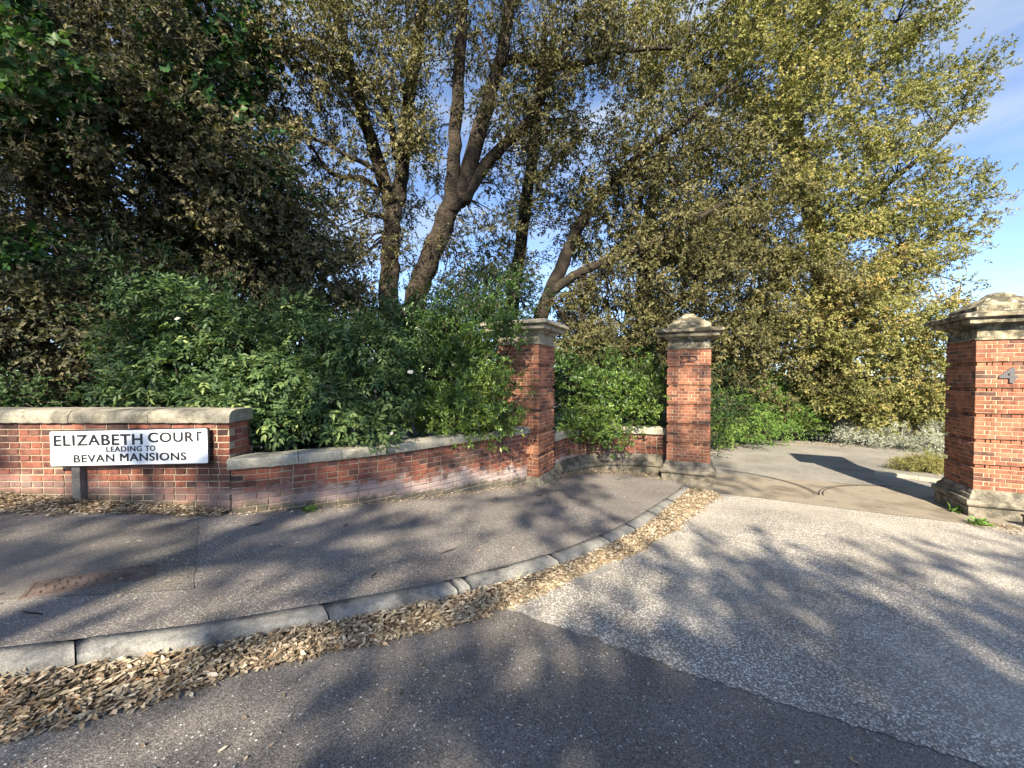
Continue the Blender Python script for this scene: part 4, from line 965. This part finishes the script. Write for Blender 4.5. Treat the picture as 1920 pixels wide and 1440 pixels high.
bush('laurel_bush', 'dark bush behind the elder at the far left of the wall', M_dark_leaf, [(380, 720, 6.2, 150, 90, 60), (30, 750, 5.0, 70, 16, 14, .4), (250, 560, 6.8, 140, 100, 50), (450, 650, 6.6, 120, 100, 45), (560, 780, 6.0, 130, 80, 45)], (260, 860, 6.3))
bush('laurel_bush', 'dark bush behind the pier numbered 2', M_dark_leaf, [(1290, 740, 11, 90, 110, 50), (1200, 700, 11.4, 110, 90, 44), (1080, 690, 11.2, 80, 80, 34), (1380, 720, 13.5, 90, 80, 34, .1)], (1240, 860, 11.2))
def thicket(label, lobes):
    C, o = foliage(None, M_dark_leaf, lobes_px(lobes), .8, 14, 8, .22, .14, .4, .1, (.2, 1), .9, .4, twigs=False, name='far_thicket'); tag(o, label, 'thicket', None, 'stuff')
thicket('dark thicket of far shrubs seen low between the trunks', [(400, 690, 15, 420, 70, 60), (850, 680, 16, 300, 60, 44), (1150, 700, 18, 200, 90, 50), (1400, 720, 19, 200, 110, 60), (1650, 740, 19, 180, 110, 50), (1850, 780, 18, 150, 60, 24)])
# --- sunny side of the drive
bush('green_bush', 'bright green bush beside the pier numbered 2 at the drive edge', M_green_leaf, [(1370, 770, 12.4, 50, 55, 34), (1430, 760, 12.8, 60, 60, 34, -.1), (1390, 800, 12.2, 60, 28, 26, .05), (1350, 815, 11.8, 25, 18, 10, .1), (1440, 805, 12.8, 50, 22, 16)], (1400, 826, 12.8), .26, 16, 8, .06, .032)
bush('green_bush', 'rounded bright green bush in the sun by the silver plants', M_green_leaf, [(1490, 790, 13.4, 45, 35, 32, .1), (1520, 770, 13.8, 30, 28, 14, .05), (1465, 720, 13.8, 45, 40, 20, -.05)], (1490, 826, 13.6), .26, 18, 8, .06, .032)
bush('yellow_bush', 'yellow-green bush low under the sunlit oak', M_sun_leaf, [(1620, 770, 13.2, 60, 30, 24, .05), (1710, 780, 12.6, 50, 50, 28), (1750, 760, 12.2, 40, 80, 28), (1560, 730, 14.2, 80, 60, 30, -.1)], (1660, 826, 13.6), .28, 20, 8, .06, .035)
bush('silver_bush', 'low silver-leaved shrub in the sun along the drive edge', M_silver_leaf, [(1570, 812, 13.2, 40, 16, 22), (1620, 815, 12.9, 45, 18, 26), (1590, 798, 13.5, 30, 14, 12)], (1590, 830, 13.2), .16, 18, 8, .05, .02, 'silver shrubs along the drive', twigs=False)
bush('silver_bush', 'silver-leaved shrub further right, next to the pier numbered 4', M_silver_leaf, [(1680, 822, 12.2, 45, 22, 26), (1740, 832, 11.6, 40, 24, 22), (1770, 815, 11.8, 25, 30, 12)], (1700, 846, 12.0), .16, 18, 8, .05, .02, 'silver shrubs along the drive', twigs=False)
bush('ground_cover_plant', 'low spiky evergreen mound on the planted island of the drive', M_sun_leaf, [(1728, 868, 9.3, 42, 11, 26, .02), (1700, 876, 9.3, 22, 6, 8), (1755, 876, 9.1, 25, 8, 10)], (1728, 884, 9.3), .10, 16, 9, .08, .012, up=.2)

# --- weeds
def weed(label, px, py, Yofs=0, s=.08):
    x, y = on_ground(px, py, pave_z if px < 1300 else road_z); z = (pave_z if px < 1300 else road_z)(x, y)
    n = 34; d = unit(rng.normal(size=(n, 3)) + np.array((0, -.3, .9))); d[:, 2] = np.abs(d[:, 2]); b = np.array((x, y, z)) + rng.normal(size=(n, 3)) * np.array((s * .4, s * .2, s * .1)) + np.array((0, 0, s * .2))
    V, F = leaf_arrays(b, d, np.array((0, -.5, 1.)) + rng.normal(size=(n, 3)) * .4, s * (.5 + rng.random(n) * .6), s * .35 * np.ones(n), .1)
    o = npmesh('weed', V, F, np.repeat(rng.random(n), 2), M_green_leaf); tag(o, label, 'weed')
weed('small green weed at the foot of the low curved wall', 583, 958)
weed('small green weed at the plinth corner of the pier numbered 4', 1800, 962, 0, .12)
weed('green tuft by the metal channel at the foot of the pier numbered 4', 1835, 985, 0, .12)

# --- trees of the street behind the viewpoint, whose shade falls across the scene
def street_tree(label, x, y, h, lobes, mat=M_street_leaf, sp=20):
    root = plant_root('street_tree', label, 'tree', (x, y, road_z(x, y)), 'street trees behind the viewpoint'); z0 = road_z(x, y)
    mb = MB(); S = smooth_path([(x, y, z0 - .1), (x + .1, y, z0 + h * .3), (x - .1, y + .1, z0 + h * .6), (x, y, z0 + h * .9)], 5); mb.tube(S, [.28 - .2 * i / (len(S) - 1) for i in range(len(S))], 10, .05); mb.build('trunk', M_bark, root, True)
    LB = [(np.array((x + a, y + b, c)), np.array(r), n, 0.) for a, b, c, r, n in lobes]
    C, _ = foliage(root, mat, LB, .55, sp, 7, .16, .11, .3, .1, (.3, 1), .7, .6, twigs=False)
    boughs(root, S[5:], C, M_bark, .05, .8); settle(root)
rng = np.random.default_rng(5)
street_tree('tall dense street tree behind the viewpoint, leftmost', -11, -13, 20, [(0, 0, 11.6, (3, 2.5, 1.8), 25), (0, 0, 16, (3, 2.5, 2.5), 22), (-1, 0, 20.5, (3.4, 2.5, 2.5), 20), (2.6, 0, 19, (2, 2, 2), 9), (-4, 0, 14, (2.5, 2.5, 3), 18)])
street_tree('middle street tree behind the viewpoint with an open crown', -5.5, -13, 21, [(0, 0, 10.8, (2.6, 2, 1.5), 11), (2.2, 0, 11.6, (2, 2, 1.0), 6), (-2.2, 0, 12.8, (2, 2, 1.1), 10), (0, 0, 14.5, (2.8, 2, 1.8), 11), (2.4, 0, 14.6, (1.2, 1.3, 1.2), 8), (5, 0, 15.4, (1.2, 1.3, 1.3), 9), (0, 0, 19, (3, 2, 2.5), 18), (1.5, 0, 23, (2.5, 2, 2), 12), (-2.5, 0, 16.5, (2.2, 2, 2), 12)])
street_tree('low spreading street tree behind the viewpoint, rightmost', 0.5, -13, 10, [(0, 0, 9.2, (3.2, 2.5, 1.1), 116), (3.2, 0, 9.45, (2.6, 2.2, 1.1), 108), (-2.6, 0, 9.1, (2.2, 2.2, 1.1), 26), (6, 0, 9.6, (2, 2, .9), 44)])


# ------------------------------------------------------------------ fallen leaves
def litter(name, A, B, n, fz, pile, label, L=(.024, .054), W=(.009, .020), edge=0.0, bed=True, power=1.0, flatness=.3, gaps=0.0):
    """leaves heaped in the strip between polylines A (thick side) and B (thin side)"""
    pa, pb = Path(A), Path(B); V0 = np.zeros((n, 3))
    ts, us = rng.random(n), rng.random(n) ** power
    ph = rng.random(6) * 6.28
    for i in range(n):
        p, _ = pa.at(pa.len * ts[i]); q, _ = pb.at(pb.len * ts[i])
        u = us[i] * (1 + edge * (math.sin(ts[i] * pa.len * 5 + ph[0]) * .5 + math.sin(ts[i] * pa.len * 13 + ph[1]) * .3 + math.sin(ts[i] * pa.len * 29 + ph[2]) * .2) + (rng.normal() * .05 if edge else 0))
        c = p.lerp(q, u); h = pile * max(0, 1 - us[i]) ** .6
        V0[i] = (c.x, c.y, fz(c.x, c.y) + .006 + h * rng.random() ** .4)
    a = rng.random(n) * 6.28; d = unit(np.stack([np.cos(a), np.sin(a), rng.normal(size=n) * flatness * .6], 1)); nr = np.array((0, 0, 1.)) + rng.normal(size=(n, 3)) * flatness
    l = L[0] + (L[1] - L[0]) * rng.random(n); w = W[0] + (W[1] - W[0]) * rng.random(n)
    side = unit(np.cross(d, nr)); nn2 = np.cross(side, d); curl = rng.normal(size=n) * .06 * l; cup = rng.random(n) * .2 * w
    q1, q2 = V0 + d * (l * .30)[:, None], V0 + d * (l * .66)[:, None]
    V = np.stack([V0, q1 + side * (w * .5)[:, None] + nn2 * (cup + curl * .6)[:, None], q1 - side * (w * .5)[:, None] + nn2 * (cup + curl * .6)[:, None],
                  q2 + side * (w * .42)[:, None] + nn2 * (cup + curl)[:, None], q2 - side * (w * .42)[:, None] + nn2 * (cup + curl)[:, None], V0 + d * l[:, None], (q1 + nn2 * (curl * .6)[:, None]), (q2 + nn2 * curl[:, None])], 1).reshape(-1, 3)
    i = np.arange(n, dtype=np.int32) * 8
    F = np.stack([np.stack(x, 1) for x in ((i, i + 6, i + 1), (i, i + 2, i + 6), (i + 1, i + 6, i + 7), (i + 1, i + 7, i + 3), (i + 2, i + 7, i + 6), (i + 2, i + 4, i + 7), (i + 3, i + 7, i + 5), (i + 4, i + 5, i + 7))], 1).reshape(-1, 3)
    V[:, 2] = np.maximum(V[:, 2], np.repeat(np.array([fz(x, y) for x, y in V0[:, :2]]), 8) + .0085)
    o = npmesh(name, V, F, np.repeat(np.clip(rng.random(n), 0, 1), 8), M_litter); tag(o, label, 'fallen leaves', None, 'stuff')
    if bed:
        mb = MB(); rows = []; k = max(6, int(pa.len / .05))
        for j in range(k + 1):
            p, _ = pa.at(pa.len * j / k); q, _ = pb.at(pb.len * j / k); r_ = []
            for s in (0, .15, .35, .6, .8, .9):
                c = p.lerp(q, s); r_.append((c.x, c.y, fz(c.x, c.y) + .003 + pile * .75 * (1 - s) ** .8 * (.7 + .3 * math.sin(j * .9 + s * 5)) - (.02 if s == .9 else 0)))
            rows.append(r_)
        mb.quadgrid(rows); b = mb.build('litter_bed', M_litter_bed, o, True); b['kind'] = 'stuff'
    return o
kfs = [(p.x + .006, p.y - .008) for p in (kf.at(kf.len * (kpar(-3.6) + (1 - kpar(-3.6)) * i / 60))[0] for i in range(61))]
le = [(-3.3, .9), (-2.6, 1.28), (-2.047, 1.55), (-1.795, 1.70), (-1.494, 1.92), (-1.083, 2.17), (-.662, 2.40), (-.218, 2.64), (.163, 2.99), (.676, 3.52), (1.361, 4.12), (2.1, 4.98), (3.25, 6.45), (3.75, 7.05)]
litter('leaf_litter', kfs, le, 21000, road_z, .055, 'thick drift of dry brown leaves along the kerb gutter', edge=.12, power=.85)
litter('leaf_litter', [(-6.2, 4.07), (-4.6, 4.06), (-3.7, 4.06), (-2.95, 4.06)], [(-6.2, 3.62), (-4.6, 3.66), (-3.9, 3.78), (-2.95, 3.98)], 4200, pave_z, .05, 'dry leaves heaped along the foot of the wall under the name sign', edge=.3)
cw = [(p.x + .0, p.y - .0) for p in (PC.at(PC.len * i / 20)[0] + Vector((PC.at(PC.len * i / 20)[1].y, -PC.at(PC.len * i / 20)[1].x)) * .11 for i in range(21))]
cw2 = [(p.x, p.y) for p in (PC.at(PC.len * i / 20)[0] + Vector((PC.at(PC.len * i / 20)[1].y, -PC.at(PC.len * i / 20)[1].x)) * (.25 + .35 * i / 20) for i in range(21))]
litter('leaf_litter', cw, cw2, 1500, pave_z, .03, 'dry leaves along the stone base of the concave wall', edge=.3, bed=False)
litter('leaf_litter', [(-2.9, 4.06), (-2.2, 4.42), (-1.2, 5.2), (-.5, 5.9), (.2, 6.58)], [(-2.9, 3.9), (-2.1, 4.3), (-1.1, 5.1), (-.35, 5.75), (.42, 6.35)], 520, pave_z, .008, 'thin line of leaf crumbs along the foot of the curved wall', L=(.02, .05), W=(.008, .02), bed=False, power=2)
litter('leaf_litter', [(6.75, 5.55), (7.2, 5.3), (8.6, 4.6)], [(6.3, 5.55), (6.65, 5.1), (8.2, 3.95)], 900, road_z, .02, 'dry leaves and dirt at the foot of the pier numbered 4', edge=.3, bed=False)
litter('leaf_litter', [(5.0, 12.1), (6.2, 12.6), (8.2, 13.7), (11.6, 12.8)], [(5.4, 11.0), (6.8, 12.1), (8.3, 13.3), (11.5, 12.5)], 2600, road_z, .015, 'pale leaves along the far edge of the drive', edge=.3, bed=False)
litter('scattered_leaves', [(-6, 1.6), (-2.6, 2.05), (-.5, 3.0), (1, 4.4), (2.9, 7.2)], [(-6, 4), (-3, 4), (-1.2, 5.1), (.2, 6.4), (2, 8.6)], 420, pave_z, .0, 'scattered dry leaves and crumbs on the pavement', L=(.015, .05), W=(.006, .018), bed=False, flatness=.15)
litter('scattered_leaves', [(-2.5, 1.2), (-1, 1.9), (0, 2.6), (1.4, 4.0), (3.4, 6.6)], [(-1.5, .4), (.5, .6), (2.5, 1.2), (4.5, 2.2), (6, 4.5)], 360, road_z, .0, 'scattered dry leaf bits and petals on the asphalt', L=(.012, .04), W=(.006, .016), bed=False, flatness=.12, power=1.3)
M_petal = m_plain('pale_petal', (.62, .60, .55), .7)
pt = litter('fallen_petals', [(-2, 1.1), (-1, 1.8), (0, 2.5), (1.2, 3.6)], [(-1.2, .5), (.4, .7), (2.4, 1.3), (3.6, 2.3)], 420, road_z, .0, 'tiny pale petals scattered on the dark asphalt', L=(.006, .016), W=(.004, .010), bed=False, flatness=.1)
pt.data.materials.clear(); pt.data.materials.append(M_petal)
# fallen twigs
for i, (px, py) in enumerate(((935, 1068), (1010, 930), (1050, 920), (930, 935), (1075, 935), (480, 925 + 60), (650, 985), (840, 1035), (700, 1080), (1000, 1085), (1160, 900), (60, 1150))):
    x, y = on_ground(px, py, pave_z); a = random.uniform(0, 6.28); ln = random.uniform(.08, .2); mb = MB(); P_ = []
    for j in range(5):
        s = (j / 4 - .5) * ln; P_.append((s * math.cos(a) + random.uniform(-.008, .008), s * math.sin(a) + random.uniform(-.008, .008), pave_z(x + s * math.cos(a), y + s * math.sin(a)) - pave_z(x, y) + .007))
    mb.tube(P_, [.004, .0045, .004, .003, .0015], 5); mb.tube([P_[2], (P_[2][0] + .03 * math.cos(a + 1), P_[2][1] + .03 * math.sin(a + 1), P_[2][2] + .01)], [.003, .001], 5)
    o = mb.build('fallen_twig', M_bark_dark, None); o.location = (x, y, pave_z(x, y)); tag(o, 'thin dark twig fallen on the pavement', 'twig', 'twigs on the pavement')
